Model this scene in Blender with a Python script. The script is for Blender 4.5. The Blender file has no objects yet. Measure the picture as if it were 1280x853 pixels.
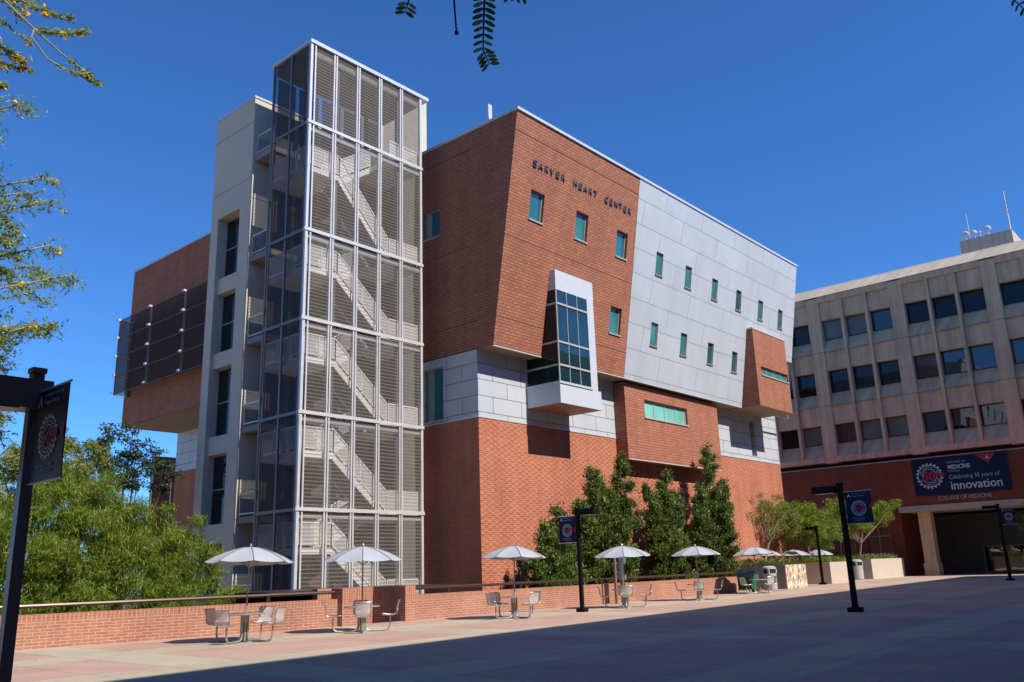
import bpy, math, random
import numpy as np
from mathutils import Vector, Matrix

# ------------------------------------------------------------------ camera, world, sun, exposure
SC = bpy.context.scene
COL = SC.collection
YAW, PITCH, ROLL = 0.8574433, 0.26148, -0.0330067
def cam_axes():
    cy, sy, cp, sp, cr, sr = math.cos(YAW), math.sin(YAW), math.cos(PITCH), math.sin(PITCH), math.cos(ROLL), math.sin(ROLL)
    w = Vector((sy*cp, cy*cp, sp)); r0 = Vector((cy, -sy, 0)); u0 = r0.cross(w)
    return cr*r0 + sr*u0, -sr*r0 + cr*u0, w
r_, u_, w_ = cam_axes()
cam = bpy.data.objects.new('camera', bpy.data.cameras.new('camera'))
COL.objects.link(cam)
M = Matrix.Identity(4)
for i in range(3):
    M[i][0], M[i][1], M[i][2] = r_[i], u_[i], -w_[i]
M.translation = (0, 0, 1.6)
cam.matrix_world = M
cam.data.sensor_width = 36
cam.data.lens = 1074.2/1280*36
cam.data.clip_start = 0.05; cam.data.clip_end = 4000
SC.camera = cam

ELEV = 46.5
AZ = 1.5          # degrees the sun stands towards +X from the -Y direction
sd = Vector((math.sin(math.radians(AZ))*math.cos(math.radians(ELEV)), -math.cos(math.radians(AZ))*math.cos(math.radians(ELEV)), math.sin(math.radians(ELEV))))
W = bpy.data.worlds.new('World'); SC.world = W; W.use_nodes = True
nt = W.node_tree
bg = nt.nodes['Background']
sky = nt.nodes.new('ShaderNodeTexSky'); sky.sky_type = 'NISHITA'; sky.sun_disc = False
sky.sun_elevation = math.radians(ELEV); sky.sun_rotation = math.radians(180 - AZ)
sky.altitude = 750; sky.air_density = 1.0; sky.dust_density = 0.0; sky.ozone_density = 4.0
tint = nt.nodes.new('ShaderNodeMix'); tint.data_type = 'RGBA'; tint.blend_type = 'MULTIPLY'; tint.inputs[0].default_value = 1
tint.inputs[7].default_value = (0.58, 1.15, 1.80, 1)      # a very clear, dry desert sky
nt.links.new(sky.outputs[0], tint.inputs[6]); nt.links.new(tint.outputs[2], bg.inputs[0]); bg.inputs[1].default_value = 0.071
sl = bpy.data.lights.new('sun', 'SUN'); sl.energy = 5.0; sl.angle = math.radians(0.5); sl.color = (1.0, 0.93, 0.84)
so = bpy.data.objects.new('sun', sl); COL.objects.link(so)
so.rotation_euler = sd.to_track_quat('Z', 'Y').to_euler()
SC.view_settings.view_transform = 'Standard'; SC.view_settings.look = 'None'
SC.view_settings.exposure = 0.45; SC.view_settings.gamma = 1
SC.cycles.max_bounces = 6; SC.cycles.transparent_max_bounces = 24

R = random.Random(7)
AL = 0.72
NP = np.random.default_rng(11)

# ------------------------------------------------------------------ materials
def mat(name):
    m = bpy.data.materials.new(name); m.use_nodes = True
    return m, m.node_tree, m.node_tree.nodes['Principled BSDF']
def nd(t, k, **kw):
    n = t.nodes.new(k)
    for a, b in kw.items(): setattr(n, a, b)
    return n
def math_(t, op, a, b=None):
    n = nd(t, 'ShaderNodeMath', operation=op)
    for i, v in enumerate((a, b)):
        if v is None: continue
        if isinstance(v, (int, float)): n.inputs[i].default_value = v
        else: t.links.new(v, n.inputs[i])
    return n.outputs[0]
def ramp(t, fac, stops):
    n = nd(t, 'ShaderNodeValToRGB')
    e = n.color_ramp.elements
    while len(e) < len(stops): e.new(0.5)
    for i, (p, c) in enumerate(stops):
        e[i].position = p; e[i].color = (*c, 1) if len(c) == 3 else c
    t.links.new(fac, n.inputs[0]); return n.outputs[0]
def mixc(t, fac, a, b, mode='MIX'):
    n = nd(t, 'ShaderNodeMix', data_type='RGBA', blend_type=mode)
    for s, v in ((n.inputs[0], fac), (n.inputs[6], a), (n.inputs[7], b)):
        if isinstance(v, (int, float)): s.default_value = v
        elif isinstance(v, tuple): s.default_value = (*v, 1)
        else: t.links.new(v, s)
    return n.outputs[2]
def streak(t, col, lo=0.86):
    mp = nd(t, 'ShaderNodeMapping'); mp.inputs['Scale'].default_value = (1.3, 0.07, 1); t.links.new(wallco(t), mp.inputs['Vector'])
    n = noise(t, mp.outputs[0], 1.0, 5, 0.65)
    return mixc(t, 1.0, col, ramp(t, n, [(0.36, (lo,)*3), (0.58, (1, 1, 1))]), 'MULTIPLY')
def noise(t, vec, scale, detail=3, rough=0.55):
    n = nd(t, 'ShaderNodeTexNoise'); n.inputs['Scale'].default_value = scale
    n.inputs['Detail'].default_value = detail; n.inputs['Roughness'].default_value = rough
    if vec is not None: t.links.new(vec, n.inputs['Vector'])
    return n.outputs['Fac']
def objco(t): return nd(t, 'ShaderNodeTexCoord').outputs['Object']
def wallco(t, sx=1, sz=1):
    s = nd(t, 'ShaderNodeSeparateXYZ'); t.links.new(objco(t), s.inputs[0])
    c = nd(t, 'ShaderNodeCombineXYZ')
    t.links.new(math_(t, 'ADD', s.outputs[0], s.outputs[1]), c.inputs[0]); t.links.new(s.outputs[2], c.inputs[1])
    return c.outputs[0]
def bump(t, bs, h, strength, dist=0.02):
    b = nd(t, 'ShaderNodeBump'); b.inputs['Strength'].default_value = strength; b.inputs['Distance'].default_value = dist
    t.links.new(h, b.inputs['Height']); t.links.new(b.outputs[0], bs.inputs['Normal'])

def simple(name, c, rough=0.6, metal=0.0, var=0.08, scale=3.0, spec=0.5, bmp=0.0):
    c = tuple(x*AL for x in c)
    m, t, b = mat(name)
    n = noise(t, objco(t), scale, 5)
    lo = tuple(x*(1-var) for x in c); hi = tuple(min(1, x*(1+var)) for x in c)
    t.links.new(ramp(t, n, [(0.3, lo), (0.7, hi)]), b.inputs['Base Color'])
    b.inputs['Roughness'].default_value = rough; b.inputs['Metallic'].default_value = metal
    b.inputs['Specular IOR Level'].default_value = spec
    if bmp: bump(t, b, noise(t, objco(t), scale*12, 4), bmp, 0.01)
    return m

def brick(name, c1, c2, mortar, bw=0.4, bh=0.1, msize=0.012, weave=False, groove=0.0, patch=0.12, soldier=None, bstr=0.5, course=None):
    c1, c2, mortar = (tuple(x*AL for x in q) for q in (c1, c2, mortar))
    m, t, b = mat(name)
    v = wallco(t)
    k = nd(t, 'ShaderNodeTexBrick'); t.links.new(v, k.inputs['Vector'])
    k.inputs['Color1'].default_value = (*c1, 1); k.inputs['Color2'].default_value = (*c2, 1); k.inputs['Mortar'].default_value = (*mortar, 1)
    k.inputs['Scale'].default_value = 1; k.inputs['Mortar Size'].default_value = msize
    k.inputs['Brick Width'].default_value = bw; k.inputs['Row Height'].default_value = bh
    k.inputs['Mortar Smooth'].default_value = 0.3
    col = k.outputs['Color']; h = math_(t, 'SUBTRACT', 1.0, k.outputs['Fac'])
    if soldier is not None:
        z0 = soldier
        k2 = nd(t, 'ShaderNodeTexBrick'); t.links.new(v, k2.inputs['Vector'])
        k2.offset = 0
        k2.inputs['Color1'].default_value = (*c1, 1); k2.inputs['Color2'].default_value = (*c2, 1); k2.inputs['Mortar'].default_value = (*mortar, 1)
        k2.inputs['Scale'].default_value = 1; k2.inputs['Mortar Size'].default_value = msize*0.8; k2.inputs['Brick Width'].default_value = 0.1
        k2.inputs['Row Height'].default_value = 50; k2.inputs['Mortar Smooth'].default_value = 0.3
        s = nd(t, 'ShaderNodeSeparateXYZ'); t.links.new(v, s.inputs[0])
        f = math_(t, 'GREATER_THAN', s.outputs[1], z0)
        col = mixc(t, f, col, k2.outputs['Color'])
    s = nd(t, 'ShaderNodeSeparateXYZ'); t.links.new(v, s.inputs[0])
    if weave:
        # projecting bricks: every other brick, in a checker of stacked columns
        u = math_(t, 'SINE', math_(t, 'MULTIPLY', s.outputs[0], 2*math.pi/0.52))
        w = math_(t, 'SINE', math_(t, 'MULTIPLY', s.outputs[1], 2*math.pi/0.27))
        p = math_(t, 'MULTIPLY', u, w)
        up = math_(t, 'MULTIPLY', math_(t, 'ADD', p, 1.0), 0.5)
        ss = ramp(t, up, [(0.45, (0, 0, 0)), (0.6, (1, 1, 1))])
        h = math_(t, 'ADD', h, math_(t, 'MULTIPLY', ss, 2.0))
        big = noise(t, objco(t), 0.35, 2)
    if groove:
        g = math_(t, 'PINGPONG', s.outputs[1], groove/2)
        gl = math_(t, 'LESS_THAN', g, 0.035)
        col = mixc(t, math_(t, 'MULTIPLY', gl, 0.45), col, tuple(x*0.35 for x in c1))
    n = noise(t, objco(t), 0.5, 4)
    lo = (1-patch,)*3; hi = (1+patch*0.4,)*3
    col = mixc(t, 1.0, col, ramp(t, n, [(0.3, lo), (0.7, hi)]), 'MULTIPLY')
    col = streak(t, col)
    n2 = noise(t, objco(t), 9, 3)
    col = mixc(t, 1.0, col, ramp(t, n2, [(0.3, (0.88,)*3), (0.7, (1.05,)*3)]), 'MULTIPLY')
    t.links.new(col, b.inputs['Base Color']); b.inputs['Roughness'].default_value = 0.85
    b.inputs['Specular IOR Level'].default_value = 0.25
    bump(t, b, h, bstr, 0.02)
    return m

def panels(name, c, w, h, jc, msize=0.02, rough=0.45, var=0.05, metal=0.0, off=0.5):
    m, t, b = mat(name)
    v = wallco(t)
    k = nd(t, 'ShaderNodeTexBrick'); t.links.new(v, k.inputs['Vector']); k.offset = off
    c = tuple(x*AL for x in c)
    c1 = tuple(x*(1-var) for x in c); c2 = tuple(min(1, x*(1+var)) for x in c)
    k.inputs['Color1'].default_value = (*c1, 1); k.inputs['Color2'].default_value = (*c2, 1); k.inputs['Mortar'].default_value = (*jc, 1)
    k.inputs['Scale'].default_value = 1; k.inputs['Mortar Size'].default_value = msize
    k.inputs['Brick Width'].default_value = w; k.inputs['Row Height'].default_value = h; k.inputs['Mortar Smooth'].default_value = 0.05
    n = noise(t, objco(t), 0.4, 4)
    col = mixc(t, 1.0, k.outputs['Color'], ramp(t, n, [(0.3, (0.93,)*3), (0.7, (1.03,)*3)]), 'MULTIPLY')
    col = streak(t, col, 0.955)
    t.links.new(col, b.inputs['Base Color']); b.inputs['Roughness'].default_value = rough; b.inputs['Metallic'].default_value = metal
    bump(t, b, math_(t, 'SUBTRACT', 1.0, k.outputs['Fac']), 0.4, 0.02)
    return m

def glassy(name, c, ior=1.8, rough=0.03, stripes=0.0):
    m, t, b = mat(name)
    n = noise(t, objco(t), 0.6, 2)
    col = ramp(t, n, [(0.3, tuple(x*0.8 for x in c)), (0.7, tuple(x*1.15 for x in c))])
    if stripes:
        s = nd(t, 'ShaderNodeSeparateXYZ'); t.links.new(objco(t), s.inputs[0])
        g = math_(t, 'PINGPONG', s.outputs[2], stripes)
        col = mixc(t, math_(t, 'MULTIPLY', math_(t, 'LESS_THAN', g, stripes*0.35), 0.35), col, tuple(x*0.5 for x in c))
    t.links.new(col, b.inputs['Base Color']); b.inputs['Roughness'].default_value = rough; b.inputs['IOR'].default_value = ior
    bump(t, b, noise(t, objco(t), 0.8, 1), 0.08, 0.05)
    return m

def seeglass(name, tint, ior=1.6):
    m, t, b = mat(name)
    t.nodes.remove(b)
    out = t.nodes['Material Output']
    tr = nd(t, 'ShaderNodeBsdfTransparent'); tr.inputs[0].default_value = (*tint, 1)
    gl = nd(t, 'ShaderNodeBsdfGlossy'); gl.inputs['Roughness'].default_value = 0.02
    fr = nd(t, 'ShaderNodeFresnel'); fr.inputs[0].default_value = ior
    mx = nd(t, 'ShaderNodeMixShader'); t.links.new(fr.outputs[0], mx.inputs[0]); t.links.new(tr.outputs[0], mx.inputs[1]); t.links.new(gl.outputs[0], mx.inputs[2])
    df = nd(t, 'ShaderNodeBsdfDiffuse'); df.inputs[0].default_value = (0.02, 0.055, 0.05, 1)
    m2 = nd(t, 'ShaderNodeMixShader'); m2.inputs[0].default_value = 0.4
    t.links.new(mx.outputs[0], m2.inputs[1]); t.links.new(df.outputs[0], m2.inputs[2])
    t.links.new(m2.outputs[0], out.inputs[0]); return m

def mesh_screen(name, c, pitch, solid, thin, gap):
    """perforated sheet with horizontal corrugations: opaque crests, more open troughs"""
    m, t, b = mat(name)
    b.inputs['Base Color'].default_value = (*c, 1); b.inputs['Roughness'].default_value = 0.7; b.inputs['Specular IOR Level'].default_value = 0.1
    out = t.nodes['Material Output']
    tr = nd(t, 'ShaderNodeBsdfTransparent')
    s = nd(t, 'ShaderNodeSeparateXYZ'); t.links.new(objco(t), s.inputs[0])
    g = math_(t, 'PINGPONG', s.outputs[2], pitch/2)
    cr = math_(t, 'LESS_THAN', g, pitch/2*solid)
    n = noise(t, objco(t), 1.2, 2)
    base = math_(t, 'ADD', math_(t, 'MULTIPLY', n, 0.12), thin-0.06)
    a = math_(t, 'ADD', base, math_(t, 'MULTIPLY', cr, gap))
    mx = nd(t, 'ShaderNodeMixShader'); t.links.new(a, mx.inputs[0]); t.links.new(tr.outputs[0], mx.inputs[1]); t.links.new(b.outputs[0], mx.inputs[2])
    t.links.new(mx.outputs[0], out.inputs[0]); return m

def leafmat(name, c1, c2, c3, trans=0.35, rough=0.5):
    m, t, b = mat(name)
    g = nd(t, 'ShaderNodeNewGeometry')
    n = noise(t, objco(t), 0.9, 3)
    f = math_(t, 'ADD', math_(t, 'MULTIPLY', g.outputs['Random Per Island'], 0.6), math_(t, 'MULTIPLY', n, 0.4))
    col = ramp(t, f, [(0.2, c1), (0.5, c2), (0.8, c3)])
    t.links.new(col, b.inputs['Base Color']); b.inputs['Roughness'].default_value = rough; b.inputs['Specular IOR Level'].default_value = 0.3
    tl = nd(t, 'ShaderNodeBsdfTranslucent'); t.links.new(col, tl.inputs[0])
    mx = nd(t, 'ShaderNodeMixShader'); mx.inputs[0].default_value = trans
    t.links.new(b.outputs[0], mx.inputs[1]); t.links.new(tl.outputs[0], mx.inputs[2])
    t.links.new(mx.outputs[0], t.nodes['Material Output'].inputs[0]); return m

def pavement():
    m, t, b = mat('plaza_paving')
    s = nd(t, 'ShaderNodeSeparateXYZ'); t.links.new(objco(t), s.inputs[0])
    x = math_(t, 'MODULO', math_(t, 'ADD', math_(t, 'SUBTRACT', s.outputs[0], 8.4), 869.4), 8.7)
    y = math_(t, 'MODULO', math_(t, 'ADD', math_(t, 'SUBTRACT', s.outputs[1], 19.25), 869.4 + 0.6), 4.95)
    f = math_(t, 'MAXIMUM', math_(t, 'LESS_THAN', x, 1.5), math_(t, 'LESS_THAN', y, 1.5))
    n = noise(t, objco(t), 0.7, 5); n2 = noise(t, objco(t), 14, 4)
    pink = ramp(t, n, [(0.3, (0.39, 0.245, 0.185)), (0.7, (0.455, 0.29, 0.225))])
    beige = ramp(t, n, [(0.3, (0.38, 0.325, 0.225)), (0.7, (0.44, 0.375, 0.265))])
    col = mixc(t, f, pink, beige)
    # joints
    jx = math_(t, 'LESS_THAN', math_(t, 'PINGPONG', s.outputs[0], 0.75), 0.022)
    jy = math_(t, 'LESS_THAN', math_(t, 'PINGPONG', s.outputs[1], 0.75), 0.022)
    col = mixc(t, math_(t, 'MULTIPLY', math_(t, 'MAXIMUM', jx, jy), 0.6), col, (0.2, 0.17, 0.15))
    col = mixc(t, 1.0, col, ramp(t, n2, [(0.3, (0.9,)*3), (0.7, (1.05,)*3)]), 'MULTIPLY')
    vo = nd(t, 'ShaderNodeTexVoronoi'); vo.inputs['Scale'].default_value = 1.6; t.links.new(objco(t), vo.inputs['Vector'])
    col = mixc(t, math_(t, 'MULTIPLY', math_(t, 'LESS_THAN', vo.outputs['Distance'], 0.045), 0.5), col, (0.10, 0.09, 0.08))
    n3 = noise(t, objco(t), 0.25, 6, 0.7)
    col = mixc(t, 1.0, col, ramp(t, n3, [(0.35, (0.84,)*3), (0.55, (1, 1, 1))]), 'MULTIPLY')
    t.links.new(col, b.inputs['Base Color']); b.inputs['Roughness'].default_value = 0.8
    bump(t, b, n2, 0.15, 0.005)
    return m

MT = {}
MT['brick_up'] = brick('tan_brick', (0.60, 0.245, 0.145), (0.50, 0.19, 0.108), (0.30, 0.13, 0.085), 0.42, 0.16, 0.021, groove=0.0, patch=0.08)
MT['brick_low'] = brick('red_brick', (0.70, 0.225, 0.115), (0.60, 0.175, 0.09), (0.74, 0.37, 0.25), 0.3, 0.10, 0.014, weave=True, bstr=0.65)
MT['brick_wall'] = brick('plaza_brick', (0.58, 0.255, 0.155), (0.50, 0.20, 0.12), (0.66, 0.43, 0.33), 0.3, 0.085, 0.014, soldier=0.70, patch=0.15)
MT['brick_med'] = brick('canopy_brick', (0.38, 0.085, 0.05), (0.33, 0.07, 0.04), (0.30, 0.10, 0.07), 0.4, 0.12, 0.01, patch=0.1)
MT['panel_big'] = panels('silver_panel', (0.64, 0.69, 0.74), 4.6, 1.52, (0.25, 0.28, 0.32), 0.022, rough=0.4, var=0.03)
MT['panel_small'] = panels('silver_panel_small', (0.64, 0.68, 0.72), 2.2, 0.83, (0.15, 0.17, 0.2), 0.022, rough=0.4, var=0.03)
MT['white_metal'] = simple('white_metal', (0.66, 0.71, 0.77), 0.4, 0.0, 0.03)
MT['coping'] = simple('coping_metal', (0.75, 0.78, 0.82), 0.35, 0.2, 0.03)
MT['cream'] = simple('cream_stucco', (0.72, 0.66, 0.54), 0.85, 0, 0.05, 0.8, 0.2, 0.2)
MT['cream_side'] = MT['cream']
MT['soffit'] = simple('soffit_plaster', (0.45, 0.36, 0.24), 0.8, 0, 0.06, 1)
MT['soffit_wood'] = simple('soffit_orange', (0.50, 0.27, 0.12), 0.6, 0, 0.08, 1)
def precast():
    m, t, b = mat('precast_concrete')
    n = noise(t, objco(t), 0.7, 6, 0.65)
    col = ramp(t, n, [(0.3, (0.66, 0.44, 0.26)), (0.7, (0.78, 0.54, 0.33))])
    col = streak(t, col, 0.72)
    n2 = noise(t, objco(t), 6, 4); col = mixc(t, 1.0, col, ramp(t, n2, [(0.3, (0.9,)*3), (0.7, (1.04,)*3)]), 'MULTIPLY')
    t.links.new(col, b.inputs['Base Color']); b.inputs['Roughness'].default_value = 0.85; b.inputs['Specular IOR Level'].default_value = 0.2
    bump(t, b, n2, 0.25, 0.01); return m
MT['med'] = precast()
MT['med_pale'] = panels('cornice_concrete', (0.66, 0.55, 0.42), 1.2, 6, (0.2, 0.17, 0.14), 0.02, rough=0.8, var=0.06, off=0.0)
MT['med_trim'] = simple('pale_concrete', (0.55, 0.46, 0.36), 0.8, 0, 0.08, 1.2, 0.2, 0.2)
MT['teal'] = glassy('teal_glass', (0.05, 0.20, 0.20), 1.6, 0.06, 0.05)
MT['teal_light'] = glassy('pale_teal_glass', (0.18, 0.46, 0.40), 1.6, 0.08)
MT['dark_glass'] = glassy('dark_glass', (0.012, 0.014, 0.017), 2.3, 0.01)
MT['pale_glass'] = glassy('pale_glass', (0.17, 0.17, 0.14), 1.5, 0.08)
MT['sky_glass'] = glassy('sky_glass', (0.01, 0.014, 0.02), 1.95, 0.01)
MT['night_glass'] = glassy('night_glass', (0.006, 0.008, 0.012), 1.45, 0.02)
MT['brown_glass'] = glassy('brown_glass', (0.10, 0.045, 0.03), 1.5, 0.03)
MT['dim_glass'] = glassy('dim_glass', (0.02, 0.018, 0.016), 1.5, 0.03, 0.5)
MT['teal_b'] = glassy('teal_glass_blue', (0.025, 0.13, 0.155), 1.9, 0.03)
MT['teal_c'] = glassy('teal_glass_dark', (0.03, 0.11, 0.10), 1.6, 0.05, 0.06)
MT['bay_front'] = glassy('bay_front_glass', (0.010, 0.036, 0.048), 1.8, 0.02)  # opaque pane; its blue-teal reflection is put into the base colour
MT['core_glass'] = glassy('core_glass', (0.01, 0.012, 0.012), 1.45, 0.05)
MT['bay_glass'] = seeglass('bay_glass', (0.30, 0.46, 0.44), 1.55)
MT['frame'] = simple('bronze_frame', (0.42, 0.36, 0.30), 0.45, 0.2, 0.03)
MT['frame_dark'] = simple('dark_frame', (0.03, 0.03, 0.035), 0.4, 0.3, 0.03)
MT['frame_white'] = simple('pale_frame', (0.62, 0.60, 0.56), 0.4, 0.2, 0.03)
MT['steel'] = simple('galvanised_steel', (0.86, 0.85, 0.82), 0.4, 0.35, 0.06, 4)
MT['steel_dark'] = simple('galvanised_steel_shade', (0.22, 0.22, 0.23), 0.45, 0.3, 0.06, 4)  # shaded copy of the galvanised steel, shade put into the colour
MT['screen'] = mesh_screen('corrugated_screen', (0.20, 0.178, 0.155), 0.17, 0.30, 0.26, 0.36)
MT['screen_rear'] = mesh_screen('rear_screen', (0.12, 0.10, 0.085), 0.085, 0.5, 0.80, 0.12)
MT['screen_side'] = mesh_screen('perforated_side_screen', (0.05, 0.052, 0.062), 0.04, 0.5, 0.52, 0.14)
MT['slat'] = simple('slat_metal', (0.40, 0.365, 0.335), 0.5, 0.0, 0.05, 4)
MT['fine_mesh'] = mesh_screen('fine_mesh', (0.20, 0.175, 0.15), 0.05, 0.5, 0.22, 0.08)
MT['screen_wing'] = mesh_screen('wing_sunscreen', (0.03, 0.022, 0.02), 0.05, 0.5, 0.62, 0.2)
MT['tread'] = simple('tread_steel', (0.20, 0.19, 0.18), 0.7)
MT['rail_mesh'] = mesh_screen('rail_mesh', (0.8, 0.79, 0.77), 0.05, 0.5, 0.5, 0.25)
MT['stair_white'] = simple('stair_paint', (1.12, 1.10, 1.06), 0.5, 0.1, 0.05, 2)
MT['concrete'] = simple('grey_concrete', (0.34, 0.32, 0.30), 0.85, 0, 0.1, 1.2, 0.2, 0.2)
MT['planter'] = simple('planter_plaster', (0.66, 0.56, 0.47), 0.85, 0, 0.06, 1.5, 0.2, 0.2)
MT['pave'] = pavement()
MT['earth'] = simple('dry_earth', (0.44, 0.35, 0.26), 0.95, 0, 0.25, 0.6, 0.1, 0.5)
MT['brown_metal'] = simple('brown_paint', (0.32, 0.20, 0.155), 0.4, 0.1, 0.1, 3)
MT['black_metal'] = simple('black_paint', (0.008, 0.007, 0.007), 0.6, 0.0, 0.1, 3, 0.15)
MT['lens'] = simple('lamp_lens', (0.5, 0.47, 0.4), 0.3, 0, 0.03)
MT['rail_brown'] = simple('rail_bronze', (0.09, 0.055, 0.04), 0.35, 0.3, 0.1, 3)
MT['canvas'] = simple('canvas', (0.45, 0.49, 0.54), 0.75, 0, 0.07, 2.5, 0.2)
MT['canvas_trim'] = simple('canvas_trim', (0.30, 0.22, 0.2), 0.75, 0, 0.05, 5, 0.2)
MT['furn'] = simple('brushed_furniture', (0.52, 0.50, 0.48), 0.35, 0.5, 0.06, 6)
MT['seat_mesh'] = mesh_screen('wire_seat', (0.50, 0.47, 0.45), 0.02, 0.5, 0.72, 0.2)
MT['navy'] = simple('navy_vinyl', (0.010, 0.018, 0.062), 0.6, 0, 0.15, 2, 0.2)
MT['navy_dark'] = simple('navy_vinyl_shade', (0.008, 0.011, 0.022), 0.5, 0, 0.15, 2)  # shaded twin of the navy vinyl, the shade mixed into its colour
MT['ink_white'] = simple('white_print', (0.75, 0.75, 0.78), 0.6, 0, 0.02)
MT['ink_grey'] = simple('grey_print', (0.45, 0.47, 0.52), 0.6, 0, 0.02)
MT['ink_red'] = simple('red_print', (0.55, 0.02, 0.03), 0.6, 0, 0.02)
MT['joint'] = simple('sealant_joint', (0.16, 0.07, 0.05), 0.9)
MT['letter'] = simple('letter_metal', (0.20, 0.21, 0.23), 0.4, 0.5, 0.03)
MT['letter_pale'] = simple('letter_steel', (0.6, 0.55, 0.5), 0.4, 0.3, 0.03)
MT['bark'] = simple('bark', (0.10, 0.075, 0.055), 0.9, 0, 0.25, 6, 0.1, 0.6)
MT['bark_pale'] = simple('bark_pale', (0.30, 0.24, 0.17), 0.9, 0, 0.2, 6, 0.1, 0.4)
MT['bark_green'] = simple('bark_green', (0.42, 0.42, 0.25), 0.8, 0, 0.2, 6, 0.1, 0.3)
MT['mesq'] = leafmat('mesquite_leaf', (0.075, 0.13, 0.012), (0.175, 0.255, 0.022), (0.34, 0.385, 0.06), 0.5)
MT['mesq_dark'] = leafmat('dark_leaf', (0.015, 0.03, 0.012), (0.03, 0.055, 0.02), (0.07, 0.09, 0.03), 0.2)
MT['mesq_yel'] = leafmat('yellow_green_leaf', (0.13, 0.17, 0.03), (0.22, 0.26, 0.06), (0.34, 0.34, 0.10), 0.4)
MT['palo'] = leafmat('palo_verde_leaf', (0.14, 0.22, 0.05), (0.27, 0.37, 0.10), (0.46, 0.50, 0.20), 0.5)
MT['flower'] = leafmat('yellow_flower', (0.75, 0.38, 0.01), (0.85, 0.55, 0.02), (0.9, 0.65, 0.05), 0.3)
MT['conif'] = leafmat('conifer_leaf', (0.035, 0.07, 0.014), (0.10, 0.155, 0.028), (0.22, 0.26, 0.055), 0.3)
MT['sprig'] = leafmat('pinnate_leaf', (0.05, 0.10, 0.02), (0.13, 0.22, 0.05), (0.32, 0.42, 0.14), 0.5)
MT['shrub'] = leafmat('shrub_leaf', (0.08, 0.10, 0.02), (0.15, 0.18, 0.04), (0.28, 0.27, 0.09), 0.35)
MT['litter'] = simple('dry_leaf', (0.30, 0.20, 0.09), 0.9)
MT['bin'] = simple('bin_grey', (0.50, 0.50, 0.49), 0.6, 0, 0.08, 3)
MT['black'] = simple('black_void', (0.006, 0.006, 0.007), 0.7, 0, 0.1)
MT['blue_plastic'] = simple('blue_plastic', (0.015, 0.03, 0.45), 0.4, 0, 0.05)
MT['green_plastic'] = simple('green_plastic', (0.015, 0.17, 0.07), 0.45, 0, 0.05)
MT['interior'] = simple('interior_wall', (0.20, 0.19, 0.16), 0.8, 0, 0.1)
MT['pot'] = simple('teal_pot', (0.05, 0.3, 0.28), 0.5, 0, 0.05)
MT['phone'] = simple('phone_steel', (0.4, 0.42, 0.44), 0.35, 0.5, 0.05)
def mosaic():
    m, t, b = mat('tile_mosaic')
    v = nd(t, 'ShaderNodeTexVoronoi'); v.inputs['Scale'].default_value = 1
    s = nd(t, 'ShaderNodeSeparateXYZ'); t.links.new(objco(t), s.inputs[0])
    c = nd(t, 'ShaderNodeCombineXYZ'); t.links.new(math_(t, 'MULTIPLY', s.outputs[0], 5.0), c.inputs[0]); t.links.new(math_(t, 'MULTIPLY', s.outputs[2], 4.0), c.inputs[1])
    t.links.new(c.outputs[0], v.inputs['Vector'])
    q = nd(t, 'ShaderNodeSeparateColor'); t.links.new(v.outputs['Color'], q.inputs[0])
    col = ramp(t, q.outputs[0], [(0.0, (0.12, 0.06, 0.04)), (0.25, (0.5, 0.27, 0.16)), (0.45, (0.72, 0.62, 0.48)), (0.65, (0.20, 0.27, 0.25)), (0.8, (0.6, 0.42, 0.3)), (1.0, (0.75, 0.7, 0.6))])
    t.links.new(col, b.inputs['Base Color']); b.inputs['Roughness'].default_value = 0.5
    return m
MT['mosaic'] = mosaic()

# ------------------------------------------------------------------ mesh helpers
def tag(o, label=None, cat=None, group=None, kind=None):
    if label: o['label'] = label
    if cat: o['category'] = cat
    if group: o['group'] = group
    if kind: o['kind'] = kind
    return o
def thing(name, label, cat, loc=(0, 0, 0), group=None, rz=0):
    o = bpy.data.objects.new(name, None); COL.objects.link(o); o.location = loc; o.rotation_euler = (0, 0, rz)
    o.empty_display_size = 0.2
    return tag(o, label, cat, group)
def origin(p):
    v = Vector((0, 0, 0))
    while p is not None: v = v + p.location; p = p.parent
    return v

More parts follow.
